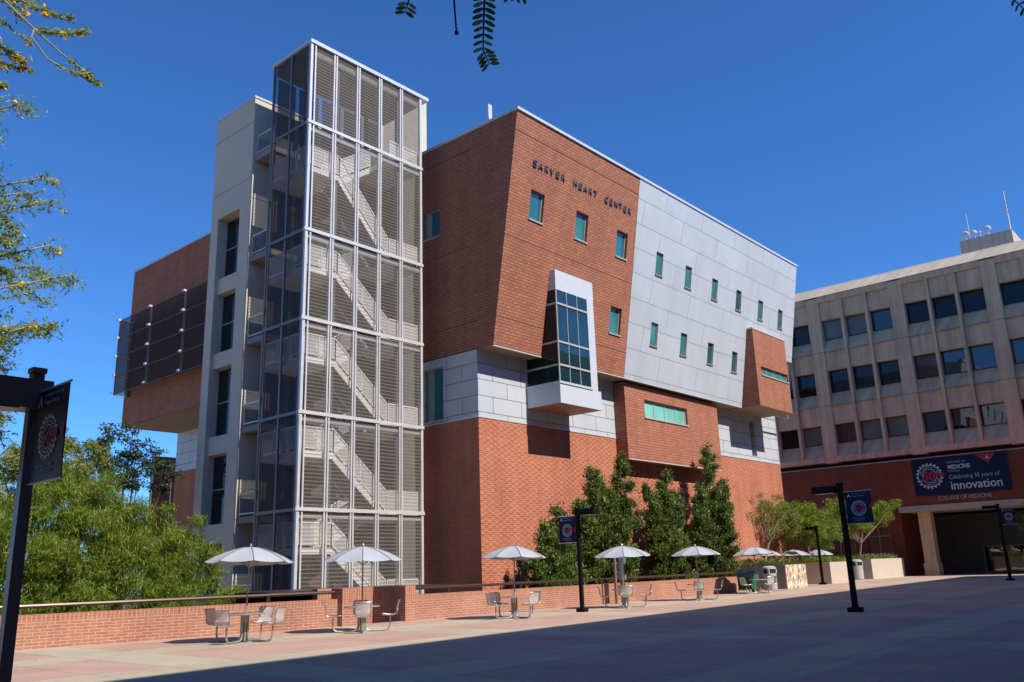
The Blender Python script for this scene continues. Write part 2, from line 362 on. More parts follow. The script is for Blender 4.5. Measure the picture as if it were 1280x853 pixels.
class MB:
    def __init__(s): s.v = []; s.f = []
    def quad(s, *p):
        n = len(s.v); s.v += [tuple(q) for q in p]; s.f.append(tuple(range(n, n+len(p))))
        return s
    def box(s, x0, y0, z0, x1, y1, z1):
        n = len(s.v)
        s.v += [(x0, y0, z0), (x1, y0, z0), (x1, y1, z0), (x0, y1, z0), (x0, y0, z1), (x1, y0, z1), (x1, y1, z1), (x0, y1, z1)]
        for f in ((0, 3, 2, 1), (4, 5, 6, 7), (0, 1, 5, 4), (1, 2, 6, 5), (2, 3, 7, 6), (3, 0, 4, 7)): s.f.append(tuple(n+i for i in f))
        return s
    def obox(s, o, a, b, c):
        """box from corner o with edge vectors a, b, c"""
        o, a, b, c = map(Vector, (o, a, b, c)); n = len(s.v)
        s.v += [tuple(q) for q in (o, o+a, o+a+b, o+b, o+c, o+a+c, o+a+b+c, o+b+c)]
        for f in ((0, 3, 2, 1), (4, 5, 6, 7), (0, 1, 5, 4), (1, 2, 6, 5), (2, 3, 7, 6), (3, 0, 4, 7)): s.f.append(tuple(n+i for i in f))
        return s
    def prism(s, poly, d):
        """poly: list of 3D points, extruded by vector d, both ends capped"""
        n = len(s.v); k = len(poly); d = Vector(d)
        s.v += [tuple(q) for q in poly] + [tuple(Vector(q)+d) for q in poly]
        s.f.append(tuple(range(n, n+k))); s.f.append(tuple(range(n+2*k-1, n+k-1, -1)))
        for i in range(k): j = (i+1) % k; s.f.append((n+i, n+k+i, n+k+j, n+j))
        return s
    def bar(s, p, q, w, h=None):
        p, q = Vector(p), Vector(q); d = (q-p)
        if d.length < 1e-6: return s
        h = h or w; z = Vector((0, 0, 1)) if abs(d.normalized().z) < 0.95 else Vector((1, 0, 0))
        a = d.cross(z).normalized()*w; b = a.cross(d).normalized()*h
        return s.obox(p-a/2-b/2, d, a, b)
    def tube(s, pts, r, n=8, r2=None, cap=True):
        pts = [Vector(p) for p in pts]; k = len(pts); base = len(s.v); prev = None
        for i, p in enumerate(pts):
            d = (pts[min(i+1, k-1)]-pts[max(i-1, 0)]).normalized()
            z = prev if prev is not None else (Vector((0, 0, 1)) if abs(d.z) < 0.9 else Vector((1, 0, 0)))
            a = (z - d*z.dot(d)).normalized() if prev is not None else d.cross(z).normalized()
            prev = a; b = d.cross(a)
            rr = r if r2 is None else r + (r2-r)*i/(k-1)
            for j in range(n):
                t = 2*math.pi*j/n; s.v.append(tuple(p + (a*math.cos(t)+b*math.sin(t))*rr))
        for i in range(k-1):
            for j in range(n):
                a0 = base+i*n+j; b0 = base+i*n+(j+1) % n
                s.f.append((a0, b0, b0+n, a0+n))
        if cap:
            s.f.append(tuple(base+j for j in range(n-1, -1, -1))); s.f.append(tuple(base+(k-1)*n+j for j in range(n)))
        return s
    def lathe(s, c, prof, n=20, cap=True):
        base = len(s.v); k = len(prof)
        for r, z in prof:
            for j in range(n):
                t = 2*math.pi*j/n; s.v.append((c[0]+r*math.cos(t), c[1]+r*math.sin(t), c[2]+z))
        for i in range(k-1):
            for j in range(n):
                a0 = base+i*n+j; b0 = base+i*n+(j+1) % n; s.f.append((a0, b0, b0+n, a0+n))
        if cap:
            s.f.append(tuple(base+j for j in range(n-1, -1, -1))); s.f.append(tuple(base+(k-1)*n+j for j in range(n)))
        return s
    def holed(s, O, U, V, w, h, holes, depth=0.0, N=None):
        """rectangle O + u*U + v*V with rectangular holes (u0,v0,u1,v1); reveals go back by depth along -N"""
        O, U, V = Vector(O), Vector(U), Vector(V)
        N = Vector(N) if N is not None else U.cross(V).normalized()
        us = sorted({0, w, *[x for q in holes for x in (q[0], q[2])]}); vs = sorted({0, h, *[x for q in holes for x in (q[1], q[3])]})
        for i in range(len(us)-1):
            for j in range(len(vs)-1):
                cu, cv = (us[i]+us[i+1])/2, (vs[j]+vs[j+1])/2
                if any(q[0] < cu < q[2] and q[1] < cv < q[3] for q in holes): continue
                s.quad(O+U*us[i]+V*vs[j], O+U*us[i+1]+V*vs[j], O+U*us[i+1]+V*vs[j+1], O+U*us[i]+V*vs[j+1])
        if depth:
            for a, b, c, d in holes:
                P = [O+U*a+V*b, O+U*c+V*b, O+U*c+V*d, O+U*a+V*d]
                for i in range(4):
                    p, q = P[i], P[(i+1) % 4]; s.quad(p, q, q-N*depth, p-N*depth)
        return s
    def build(s, name, m, parent=None, label=None, smooth=False):
        o3 = origin(parent) if parent is not None else Vector((0, 0, 0))
        rz = parent.rotation_euler.z if parent is not None and parent.parent is None else 0
        me = bpy.data.meshes.new(name)
        vv = [tuple(Vector(v)-o3) for v in s.v]
        me.from_pydata(vv, [], s.f); me.update()
        if smooth:
            me.polygons.foreach_set('use_smooth', [True]*len(me.polygons))
        me.materials.append(MT[m] if isinstance(m, str) else m)
        o = bpy.data.objects.new(name, me); COL.objects.link(o)
        if parent is not None: o.parent = parent
        if label: o['label'] = label
        return o
def copy_tree(o, parent=None):
    c = o.copy(); COL.objects.link(c)
    if parent is not None: c.parent = parent
    for ch in o.children: copy_tree(ch, c)
    return c
def struct(name, mb, m):
    return tag(mb.build(name, m), kind='structure')

def text(name, body, size, O, U, V, m, parent, extrude=0.0, align='LEFT', spacing=1.0, bold=0.0, label=None, chwidth=1.0, fitw=None):
    cu = bpy.data.curves.new(name, 'FONT'); cu.body = body; cu.size = size; cu.extrude = extrude; cu.align_x = align
    cu.space_character = spacing; cu.offset = bold; cu.resolution_u = 3
    tmp = bpy.data.objects.new('tmp', cu); COL.objects.link(tmp)
    dg = bpy.context.evaluated_depsgraph_get()
    me = bpy.data.meshes.new_from_object(tmp.evaluated_get(dg))
    bpy.data.objects.remove(tmp)
    if fitw: chwidth = fitw/max(v.co.x for v in me.vertices)
    O, U, V = Vector(O), Vector(U).normalized(), Vector(V).normalized(); N = U.cross(V)
    o3 = origin(parent) if parent is not None else Vector((0, 0, 0))
    for v in me.vertices:
        c = v.co.copy(); v.co = O + U*c.x*chwidth + V*c.y + N*c.z - o3
    me.materials.clear(); me.materials.append(MT[m]); me.name = name
    o = bpy.data.objects.new(name, me); COL.objects.link(o); o.parent = parent
    if label: o['label'] = label
    return o

def np_mesh(name, V, F4, m, parent, smooth=False):
    o3 = np.array(origin(parent)) if parent is not None else np.zeros(3)
    me = bpy.data.meshes.new(name); V = (V - o3).astype(np.float32)
    me.vertices.add(len(V)); me.vertices.foreach_set('co', V.ravel())
    nf = len(F4); me.loops.add(nf*4); me.loops.foreach_set('vertex_index', F4.astype(np.int32).ravel())
    me.polygons.add(nf); me.polygons.foreach_set('loop_start', np.arange(nf, dtype=np.int32)*4); me.polygons.foreach_set('loop_total', np.full(nf, 4, np.int32))
    me.update(); me.validate()
    me.materials.append(MT[m]); o = bpy.data.objects.new(name, me); COL.objects.link(o)
    if parent is not None: o.parent = parent
    return o
def leaves(P, D, L, Wd):
    """P centres, D unit directions, L lengths, Wd widths -> quads"""
    n = len(P); rnd = NP.normal(size=(n, 3)); S = np.cross(D, rnd); S /= np.linalg.norm(S, axis=1)[:, None]+1e-9
    a = D*L[:, None]/2; b = S*Wd[:, None]/2
    V = np.stack([P-a, P+b*1.0, P+a, P-b*1.0], 1).reshape(-1, 3)
    return V, np.arange(n*4).reshape(n, 4)
def unit(v): return v/(np.linalg.norm(v, axis=1)[:, None]+1e-9)
def blob_points(clumps, per, shell=0.6):
    """clumps: list of (x,y,z,rx,ry,rz)"""
    out = []
    for c in clumps:
        n = max(3, int(per*(c[3]*c[4]*c[5])**(1/3)/0.5)) if per > 0 else 0
        d = unit(NP.normal(size=(n, 3))); r = shell + (1-shell)*NP.random(n)
        r *= (0.85+0.3*NP.random(n))
        out.append(np.array(c[:3]) + d*r[:, None]*np.array(c[3:6]))
    return np.concatenate(out)
def crown_clumps(ells, n, rmin, rmax, surf=0.55, seed=0):
    g = np.random.default_rng(seed); out = []
    wts = np.array([e[3]*e[4]*e[5] for e in ells]); wts = wts/wts.sum()
    for i in range(n):
        e = ells[g.choice(len(ells), p=wts)]
        d = g.normal(size=3); d /= np.linalg.norm(d); r = surf + (1-surf)*g.random()
        s = rmin+(rmax-rmin)*g.random()
        out.append((e[0]+d[0]*r*e[3], e[1]+d[1]*r*e[4], e[2]+d[2]*r*e[5], s, s, s*0.7))
    return out

# ------------------------------------------------------------------ ground
struct('ground', MB().quad((-1500, -1500, -4.0), (1500, -1500, -4.0), (1500, 1500, -4.0), (-1500, 1500, -4.0)), 'earth')
PZ = MB()
def slab(x0, y0, x1, y1): PZ.box(x0, y0, -3.99, x1, y1, 0.0)
# left part ends at the brick wall (which runs a little askew), the right part runs on to the buildings
PZ.prism([(-60, -60, 0), (47.6, -60, 0), (47.6, 24.35, 0), (21.6, 24.35, 0), (9.2, 25.75, 0), (-60, 33.4, 0)][::-1], (0, 0, -3.99))
slab(47.6, -60, 120, 28.70)
slab(64.9, 28.70, 120, 60)
struct('plaza', PZ, 'pave')

# ------------------------------------------------------------------ heart centre building
ZL, ZT, ZR = 9.05, 12.45, 24.6
XS, YW, XE = 30.5, 28.74, 64.85
hc = thing('medical_centre', 'large red and tan brick building with silver panels, teal windows and slanted overhanging front', 'building', (XS, YW, -4))
lo = MB()
lo.box(XS, YW, -4, XE, 41, ZL-0.02)
lo.box(32.3, 41, -4, 64, 62, 9.6)
lo.build('lower_wall', 'brick_low', hc)
# metal panel storey (side face has a tall window)
pn = MB()
pn.holed((XS, 41, ZL), (0, -1, 0), (0, 0, 1), 41-YW, ZT-ZL+0.05, [(41-32.6, 0.15, 41-31.2, 2.95)], 0.15, (-1, 0, 0))
pn.holed((XS, YW, ZL), (1, 0, 0), (0, 0, 1), XE-XS, ZT-ZL+0.05, [(60.2-XS, 0.3, 61.0-XS, 3.0), (34.31-XS, 10.9-ZL, 37.5-XS, 12.4-ZL)], 0.6, (0, -1, 0))
pn.quad((XE, YW, ZL), (XE, 41, ZL), (XE, 41, ZT+.05), (XE, YW, ZT+.05))
pn.box(32.3, 41.01, 9.6, 64, 62, 12.6)
pn.build('metal_storey_wall', 'panel_small', hc)
MB().box(XS-0.03, YW-0.03, ZL-0.06, XE, YW, ZL+0.02).box(XS-0.03, YW, ZL-0.06, XS, 41, ZL+0.02).build('ledge_trim', 'coping', hc)
def window(parent, O, U, V, w, h, depth, N, glass='teal', frame='frame', fw=0.06, mull=(), trans=(), sill=True, label=None):
    """frame as part, glass as sub-part, set back inside an opening"""
    O, U, V, N = Vector(O), Vector(U).normalized(), Vector(V).normalized(), Vector(N).normalized()
    f = MB(); B = O - N*(depth-0.01)
    t = 0.05
    f.obox(B, U*w, V*fw, N*t); f.obox(B+V*(h-fw), U*w, V*fw, N*t)
    f.obox(B+V*fw, U*fw, V*(h-2*fw), N*t); f.obox(B+U*(w-fw)+V*fw, U*fw, V*(h-2*fw), N*t)
    for m_ in mull: f.obox(B+U*(m_-fw/2)+V*fw, U*fw, V*(h-2*fw), N*t*0.9)
    for m_ in trans: f.obox(B+U*fw+V*(m_-fw/2), U*(w-2*fw), V*fw, N*t*0.8)
    if sill: f.obox(O-U*0.04-V*0.09-N*depth, U*(w+0.08), V*0.085, N*(depth+0.06))
    fo = f.build('window', frame, parent, label)
    MB().quad(B+N*0.012, B+U*w+N*0.012, B+U*w+V*h+N*0.012, B+V*h+N*0.012).build('glass', glass, fo)
    return fo
window(hc, (XS, 32.6, ZL+0.15), (0, -1, 0), (0, 0, 1), 1.4, 2.8, 0.15, (-1, 0, 0), 'teal', 'frame_white')
window(hc, (60.2, YW, ZL+0.3), (1, 0, 0), (0, 0, 1), 0.8, 2.7, 0.6, (0, -1, 0), 'core_glass', 'frame_dark', sill=False)
# upper volume with the leaning front
YB, YT = 27.63, 25.5
SV = Vector((0, YT-YB, ZR-ZT)); SLEN = SV.length; SV.normalize()
SN = Vector((0, -SV.z, SV.y)).normalized()      # outward (towards -Y, a little down)
if SN.y > 0: SN = -SN
def sv(z): return (z-ZT)/(ZR-ZT)*SLEN
XM = 41.95
def slant_pt(x, z): return Vector((x, YB+(YT-YB)*(z-ZT)/(ZR-ZT), z))
SD = 0.22
brick_wins = [(32.73, 20.13), (36.65, 20.13), (40.61, 20.13), (40.61, 15.6)]
ww, wh = 1.12, 1.55
GX0, GX1 = 34.26, 37.62
holes = [(x-XS-ww/2, sv(z-wh/2), x-XS+ww/2, sv(z+wh/2)) for x, z in brick_wins]
holes.append((GX0-XS+0.05, 0.0, GX1-XS-0.05, sv(16.9)))
ub = MB()
ub.holed((XS, YB, ZT), (1, 0, 0), SV, XM-XS, SLEN, holes[:4], SD, SN) if False else None
us = ub
us.holed((XS, YB, ZT), (1, 0, 0), SV, XM-XS, SLEN, holes, 0, SN)
for a, b, c, d in holes[:4]:
    P = [Vector((XS+a, YB, ZT))+SV*b, Vector((XS+c, YB, ZT))+SV*b, Vector((XS+c, YB, ZT))+SV*d, Vector((XS+a, YB, ZT))+SV*d]
    for i in range(4):
        p, q = P[i], P[(i+1) % 4]; us.quad(p, q, q-SN*SD, p-SN*SD)
# side face, with a window
side_w = (32.55, 19.35, 31.3, 20.9)   # y hi, z lo, y lo, z hi
us.quad((XS, YT, ZR), (XS, YB, ZT), (XS, YW, ZT), (XS, YW, ZR))
us.holed((XS, 41, ZT), (0, -1, 0), (0, 0, 1), 41-YW, ZR-ZT, [(41-side_w[0], side_w[1]-ZT, 41-side_w[2], side_w[3]-ZT)], 0.12, (-1, 0, 0))
# far wing: same storeys, standing further out
us.box(28.0, 41, 12.6, XM, 62.1, ZR-0.1)
us.build('upper_brick_wall', 'brick_up', hc)
window(hc, (XS, side_w[0], side_w[1]), (0, -1, 0), (0, 0, 1), 1.25, 1.55, 0.12, (-1, 0, 0), 'teal', 'frame_white')
for (x, z) in brick_wins:
    window(hc, slant_pt(x-ww/2, z-wh/2), (1, 0, 0), SV, ww, wh*SLEN/(ZR-ZT), SD, SN, R.choice(['teal', 'teal_b', 'teal']), 'frame_white', fw=0.05)
# silver part
mw, mh = 0.80, 1.42
mwins = [(44.8, 19.97), (48.36, 19.95), (51.92, 19.92), (55.45, 19.9), (58.95, 19.9), (62.35, 19.87), (44.8, 15.53), (48.36, 15.52), (51.92, 15.5), (55.4, 15.47)]
mp = MB(); mholes = [(x-XM-mw/2, sv(z-mh/2), x-XM+mw/2, sv(z+mh/2)) for x, z in mwins]
mp.holed(slant_pt(XM, ZT)+Vector((0, -0.02, 0)), (1, 0, 0), SV, 56.9-XM, SLEN, mholes[:4]+mholes[6:], 0.14, SN)
mp.holed(slant_pt(56.9, ZT)+Vector((0, -0.02, 0)), (1, 0, 0), SV, XE-56.9, SLEN, [(q[0]+XM-56.9, q[1], q[2]+XM-56.9, q[3]) for q in mholes[4:6]]+[(0.1, 0, XE-56.9, sv(16.85))], 0.14, SN)
mp.quad((XE, YT, ZR), (XE, 41, ZR), (XE, 41, ZT), (XE, YW, ZT), (XE, YW, 16.85), slant_pt(XE, 16.85))
mp.build('silver_panel_wall', 'panel_big', hc)
for (x, z) in mwins:
    window(hc, slant_pt(x-mw/2, z-mh/2)+Vector((0, -0.02, 0)), (1, 0, 0), SV, mw, mh*SLEN/(ZR-ZT), 0.14, SN, R.choice(['teal', 'teal_b', 'teal_c', 'teal_c']), 'frame', fw=0.05)
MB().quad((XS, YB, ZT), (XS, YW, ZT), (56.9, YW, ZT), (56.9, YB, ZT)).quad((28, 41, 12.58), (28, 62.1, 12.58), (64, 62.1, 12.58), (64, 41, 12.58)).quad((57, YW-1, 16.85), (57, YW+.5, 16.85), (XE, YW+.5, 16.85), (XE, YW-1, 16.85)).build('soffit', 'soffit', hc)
MB().box(XS, YB-0.03, ZT-0.05, 56.9, YB+0.08, ZT+0.0).build('soffit_trim', 'coping', hc)
MB().box(XS-0.05, YT-0.08, ZR, XE+0.05, YT+0.3, ZR+0.16).box(XS-0.05, YT+0.3, ZR, XS+0.3, 41, ZR+0.16).box(27.95, 41, ZR-0.1, 28.3, 62.15, ZR+0.04).build('roof_coping', 'coping', hc)
MB().box(XS+0.3, YT+0.3, ZR-0.3, XE-0.1, 41, ZR-0.02).box(28.3, 41.05, ZR-0.4, 64, 62, ZR-0.14).build('roof', 'concrete', hc)
# back wall of metal storey where the hole of the slanted wall is: recess wall under the trapezoid bay
MB().quad((56.95, YW, ZT), (XE, YW, ZT), (XE, YW, 16.9), (56.95, YW, 16.9)).build('recess_wall', 'panel_small', hc)
# glazed corner bay
gb = MB()
GY = 26.48
zs = [10.9, 11.85, 13.09, 14.38, 15.18, 15.95]
gb.prism([(GX0, GY, 9.84), (GX0, YW, 9.84), (GX0, YW, 10.86), (GX0, GY, 10.86)], (GX1+0.25-GX0, 0, 0))
gb.box(GX0, GY, 15.95, GX1, slant_pt(0, 15.95).y+0.3, 17.05)
gb.box(GX1-0.62, GY, 10.86, GX1-0.02, GY+0.25, 15.95)     # right jamb pier
gb.box(GX1-0.25, GY+0.25, 10.86, GX1-0.02, YW, 15.95)     # right flank
bay = gb.build('glazed_bay', 'white_metal', hc)
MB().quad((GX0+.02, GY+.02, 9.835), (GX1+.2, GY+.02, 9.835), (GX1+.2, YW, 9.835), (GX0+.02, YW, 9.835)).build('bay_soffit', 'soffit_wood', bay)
MB().box(GX0-.04, GY-.05, 10.86, GX1-.55, GY+.02, 10.98).box(GX0-.05, GY, 10.86, GX0+.02, YW, 10.98).build('bay_sill', 'coping', bay)
fr = MB()
xr = GX1-0.62
for z in (11.85, 13.09, 15.18):
    fr.box(GX0-0.03, GY-0.03, z-0.05, xr, GY+0.05, z+0.05); fr.box(GX0-0.03, GY+0.05, z-0.05, GX0+0.05, YW, z+0.05)
for i in range(4):
    x = GX0 + (xr-GX0)*i/3
    if 0 < i < 3: fr.box(x-0.02, GY+0.0, 10.98, x+0.02, GY+0.06, 15.95)
fr.box(GX0-0.02, GY-0.02, 10.98, GX0+0.04, GY+0.04, 15.95)
fr.box(GX0-0.02, YW-0.08, 10.98, GX0+0.04, YW, 12.4)
fr.build('bay_mullions', 'frame_white', bay)
MB().quad((GX0, GY+.03, 10.98), (xr, GY+.03, 10.98), (xr, GY+.03, 15.95), (GX0, GY+.03, 15.95)).build('front_glass', 'bay_front', bay)
MB().quad((GX0+.02, GY+.03, 15.95), slant_pt(GX0+.02, 15.95), slant_pt(GX0+.02, ZT), (GX0+.02, YW, ZT), (GX0+.02, YW, 10.98), (GX0+.02, GY+.03, 10.98)).build('bay_glass', 'bay_glass', bay)
itr = MB()
itr.quad((GX0+.03, GY+.1, 10.87), (xr, GY+.1, 10.87), (xr, 33, 10.87), (GX0+.03, 33, 10.87))
itr.quad((GX0-2, 33, 10.8), (xr+2, 33, 10.8), (xr+2, 33, 17), (GX0-2, 33, 17))
itr.quad((GX1-.3, YW, 10.87), (GX1-.3, 33, 10.87), (GX1-.3, 33, 17), (GX1-.3, YW-2, 17))
itr.box(GX0+0.2, GY+0.5, 13.0, xr, 33, 13.25); itr.box(GX0+0.2, GY+0.4, 15.9, xr, 33, 16)
itr.build('bay_interior', 'interior', bay)
itc = MB().tube([(35.2, 28.0, 10.9), (35.2, 28.0, 16.5)], 0.16, 10)
itc.build('bay_column', 'teal_light', bay)
pl_ = MB().lathe((34.75, 27.0, 10.9), [(0.16, 0), (0.22, 0.45), (0.2, 0.45)], 12).build('plant_pot', 'pot', bay)
# projecting brick box
BX0, BX1, BY, BZ0, BZ1 = 42.35, 53.7, 27.93, 7.75, 12.3
bb = MB()
wb = [(BX0+1.85, 10.35-BZ0, BX0+7.2, 11.32-BZ0)]
wb = [(44.45-BX0, 10.42-BZ0, 49.55-BX0, 11.5-BZ0)]
bb.holed((BX0, BY, BZ0), (1, 0, 0), (0, 0, 1), BX1-BX0, BZ1-BZ0, wb, 0.2, (0, -1, 0))
bb.quad((BX0, YW, BZ0), (BX0, BY, BZ0), (BX0, BY, BZ1), (BX0, YW, BZ1)).quad((BX1, BY, BZ0), (BX1, YW, BZ0), (BX1, YW, BZ1), (BX1, BY, BZ1))
bb.quad((BX0, BY, BZ1), (BX1, BY, BZ1), (BX1, YW, BZ1), (BX0, YW, BZ1))
bbo = bb.build('projecting_brick_box', 'brick_up', hc)
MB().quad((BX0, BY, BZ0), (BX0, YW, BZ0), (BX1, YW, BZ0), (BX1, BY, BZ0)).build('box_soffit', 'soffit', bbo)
MB().box(BX0, BY-0.02, BZ0-0.05, BX1, BY+0.06, BZ0).build('box_trim', 'coping', bbo)
window(hc, (44.45, BY, 10.42), (1, 0, 0), (0, 0, 1), 5.1, 1.08, 0.2, (0, -1, 0), 'teal_light', 'frame_white', mull=(1.275, 2.55, 3.825))
# trapezoid brick bay
TX0, TX1, TY, TZ0, TZ1 = 56.95, 62.4, 26.2, 12.42, 18.06
tb = MB()
th = [(0.75, 14.78-TZ0, TX1-TX0-0.12, 15.38-TZ0)]
tb.holed((TX0, TY, TZ0), (1, 0, 0), (0, 0, 1), TX1-TX0, TZ1-TZ0, th, 0.18, (0, -1, 0))
for x in (TX0, TX1):
    tb.quad((x, TY, TZ0), (x, YW+.1, TZ0), (x, YW+.1, ZT), slant_pt(x, ZT) if x == TX0 else Vector((x, YB, ZT)), slant_pt(x, TZ1)+Vector((0, .1, 0)), (x, TY, TZ1))
tbo = tb.build('leaning_brick_bay', 'brick_up', hc)
MB().quad((TX0, TY, TZ0), (TX0, YW, TZ0), (TX1, YW, TZ0), (TX1, TY, TZ0)).build('bay_soffit', 'soffit', tbo)
MB().box(TX0-.03, TY-.04, TZ1, TX1+.03, slant_pt(0, TZ1).y+.1, TZ1+.12).build('bay_coping', 'coping', tbo)
window(hc, (TX0+.75, TY, 14.78), (1, 0, 0), (0, 0, 1), TX1-TX0-.87, 0.6, 0.18, (0, -1, 0), 'teal', 'frame_white', mull=(1.15, 2.3, 3.45), fw=0.05)
# lettering
Ol = slant_pt(32.05, 22.12)+SN*0.05
cx_ = 0.0
for ch in 'SARVER HEART CENTER':
    if ch == ' ': cx_ += 0.62; continue
    text('building_letter', ch, 0.52, Ol+Vector((cx_, 0, 0)), (1, 0, 0), SV, 'letter', hc, 0.03, fitw=0.34); cx_ += 0.476
jt = MB()
for z_ in (23.55, 18.05, 13.9):
    for xa, xb in ((XS, XM), ):
        if z_ < 17 : segs = ((XS, GX0-0.05), (GX1+0.05, XM))
        else: segs = ((xa, xb),)
        for p_, q_ in segs: jt.obox(slant_pt(p_, z_)+SN*0.006, (q_-p_, 0, 0), SV*0.05, -SN*0.01)
    jt.box(XS-0.006, YW, z_, XS+0.005, 41, z_+0.05)
jt.build('brick_joint', 'joint', hc)
# roof aerial
MB().tube([(33.35, 30, 24.4), (33.35, 30, 27.9)], 0.05, 6).box(33.2, 29.95, 27.0, 33.5, 30.05, 27.9).build('roof_aerial', 'steel', hc)
# wing sunscreen
ws = MB()
ws.quad((26.9, 61.2, 14.75), (26.9, 45, 14.6), (26.9, 45, 20.3), (26.9, 61.2, 20.3))
ws.quad((26.9, 61.2, 14.75), (26.9, 61.2, 20.3), (28.0, 61.2, 20.3), (28.0, 61.2, 14.75))
MT['frame_screen'] = simple('screen_frame_metal', (0.14, 0.13, 0.13), 0.6, 0, 0.05)
wso = ws.build('wing_sunscreen', 'screen_wing', hc)
fr = MB()
ys_ = [61.2, 56.5, 51.8, 47.1]
for y in ys_: fr.bar((26.88, y, 14.7), (26.88, y, 20.3), 0.1)
for z in (14.75, 16.1, 17.5, 18.9, 20.28): fr.bar((26.88, 61.2, z), (26.88, 45, z), 0.045); fr.bar((26.88, 61.2, z), (28, 61.2, z), 0.06)
fr.build('screen_frame', 'frame_screen', wso)
for y in ys_:
    for z in (14.85, 16.15, 17.55, 18.95, 20.3): MB().box(26.66, y-0.13, z-0.07, 26.86, y+0.13, z+0.07).build('screen_bracket', 'coping', wso)
# roof penthouse, cream
ph = MB().box(30.6, 36.4, 24.5, 34.36, 40.9, 31.1); ph.build('roof_penthouse', 'cream', hc)

# ------------------------------------------------------------------ cream core tower
core = thing('core_tower', 'tall cream stucco tower with a recessed strip of dark windows behind the mesh stair tower', 'building', (22, 36.4, -4))
CT = 26.2
cb = MB()
RY0, RY1 = 39.45, 37.35
cb.holed((22, 40.15, -4), (0, -1, 0), (0, 0, 1), 40.15-36.4, CT+4, [(40.15-RY0, 4.0, 40.15-RY1, 24.2)], 0.62, (-1, 0, 0))
cb.quad((22, 36.4, -4), (30.45, 36.4, -4), (30.45, 36.4, CT), (22, 36.4, CT))
cb.quad((22, 40.15, -4), (22, 40.15, CT), (30.45, 40.15, CT), (30.45, 40.15, -4))
cb.quad((22, 36.4, CT), (30.45, 36.4, CT), (30.45, 40.15, CT), (22, 40.15, CT))
cb.build('wall', 'cream', core)
for i, (z0, z1) in enumerate(((16.0, 16.85), (12.0, 12.8), (7.6, 8.5), (3.3, 4.2), (-0.6, 0.3))):
    MB().box(22.2, RY1, z0, 22.6, RY0, z1).build('spandrel', 'cream', core)
zz = [(16.85, 20.2), (12.8, 16.0), (8.5, 12.0), (4.2, 7.6), (0.3, 3.3)]
for z0, z1 in zz:
    window(core, (22.48, RY0, z0), (0, -1, 0), (0, 0, 1), RY0-RY1, z1-z0, 0.1, (-1, 0, 0), 'core_glass', 'frame', trans=((z1-z0)*0.5,), sill=False, fw=0.07)
MB().box(21.96, 36.36, CT, 30.5, 40.2, CT+0.12).build('coping', 'coping', core)
jn = MB()
for z in (23.8, 20.5, 16.9, 12.7, 8.5, 4.3): jn.box(21.992, 36.392, z, 30.4, 36.4, z+0.03); 
for z in (24.8, 21.6): jn.box(21.992, 36.4, z, 22.0, 40.15, z+0.03)
jn.build('joint', 'concrete', core)

# ------------------------------------------------------------------ stair tower
st = thing('stair_tower', 'tall steel stair tower wrapped in silver mesh screens with zigzag stairs inside', 'building', (22, 31.6, -4))
SX0, SX1, SY0, SY1, STOP = 22.05, 29.38, 31.6, 34.78, 27.25
bands = [-4, 0.3, 4.42, 8.65, 12.98, 17.31, 22.88, STOP]
mull = [SX0 + (SX1-SX0)*i/5 for i in range(6)]
f = MB()
for i, x in enumerate(mull):
    if i == 0: f.box(x-0.05, SY0-0.06, -4, x+0.09, SY0+0.06, STOP); f.box(x+0.2, SY0-0.06, -4, x+0.28, SY0+0.04, STOP)
    elif i == 5: f.box(x-0.12, SY0-0.06, -4, x+0.02, SY0+0.06, STOP)
    else: f.box(x-0.11, SY0-0.07, -4, x-0.03, SY0+0.05, STOP); f.box(x+0.03, SY0-0.07, -4, x+0.11, SY0+0.05, STOP)
for z in bands[1:-1]:
    f.box(SX0-0.12, SY0-0.10, z-0.03, SX1+0.06, SY0-0.07, z+0.13); f.box(SX0, SY0+0.05, z-0.32, SX1, SY0+0.12, z-0.05)
f.build('front_frame', 'steel', st)
f = MB()
for y in (SY0+0.12, (SY0+SY1)/2, SY1-0.05): f.box(SX0-0.05, y-0.06, -4, SX0+0.04, y+0.06, STOP)
for z in bands[1:-1]: f.box(SX0-0.09, SY0+0.1, z-0.04, SX0-0.05, SY1, z+0.1)
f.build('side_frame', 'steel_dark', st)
for i in range(5):
    x0, x1 = mull[i]+(0.28 if i == 0 else 0.11), mull[i+1]-0.11
    MB().quad((x0, SY0, -4), (x1, SY0, -4), (x1, SY0, STOP), (x0, SY0, STOP)).build('front_screen', 'screen', st)
    MB().quad((x1, SY1+.02, -4), (x0, SY1+.02, -4), (x0, SY1+.02, STOP-.5), (x1, SY1+.02, STOP-.5)).build('rear_screen', 'screen_rear', st)
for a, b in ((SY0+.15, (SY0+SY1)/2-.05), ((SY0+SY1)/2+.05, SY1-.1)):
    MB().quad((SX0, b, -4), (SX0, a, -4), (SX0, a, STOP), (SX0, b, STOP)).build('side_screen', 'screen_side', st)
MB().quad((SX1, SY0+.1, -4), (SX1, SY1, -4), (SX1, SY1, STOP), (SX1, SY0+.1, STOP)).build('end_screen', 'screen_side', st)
MB().box(SX0-0.1, SY0-0.12, STOP, SX1+0.5, SY1+0.15, STOP+0.2).build('roof', 'coping', st)
MB().box(SX0+0.1, SY0+0.1, STOP-0.5, SX1-0.1, SY1-0.1, STOP-0.01).build('ceiling', 'concrete', st)
floors = [0.3, 4.42, 8.65, 12.98, 17.31, 22.88]
prev = -4
YM = (SY0+SY1)/2
posts = MB()
for x in (23.9, 27.9):
    for y in (SY0+0.3, SY1-0.25): posts.box(x-0.08, y-0.08, -4, x+0.08, y+0.08, STOP-.4)
posts.build('post', 'steel_dark', st)
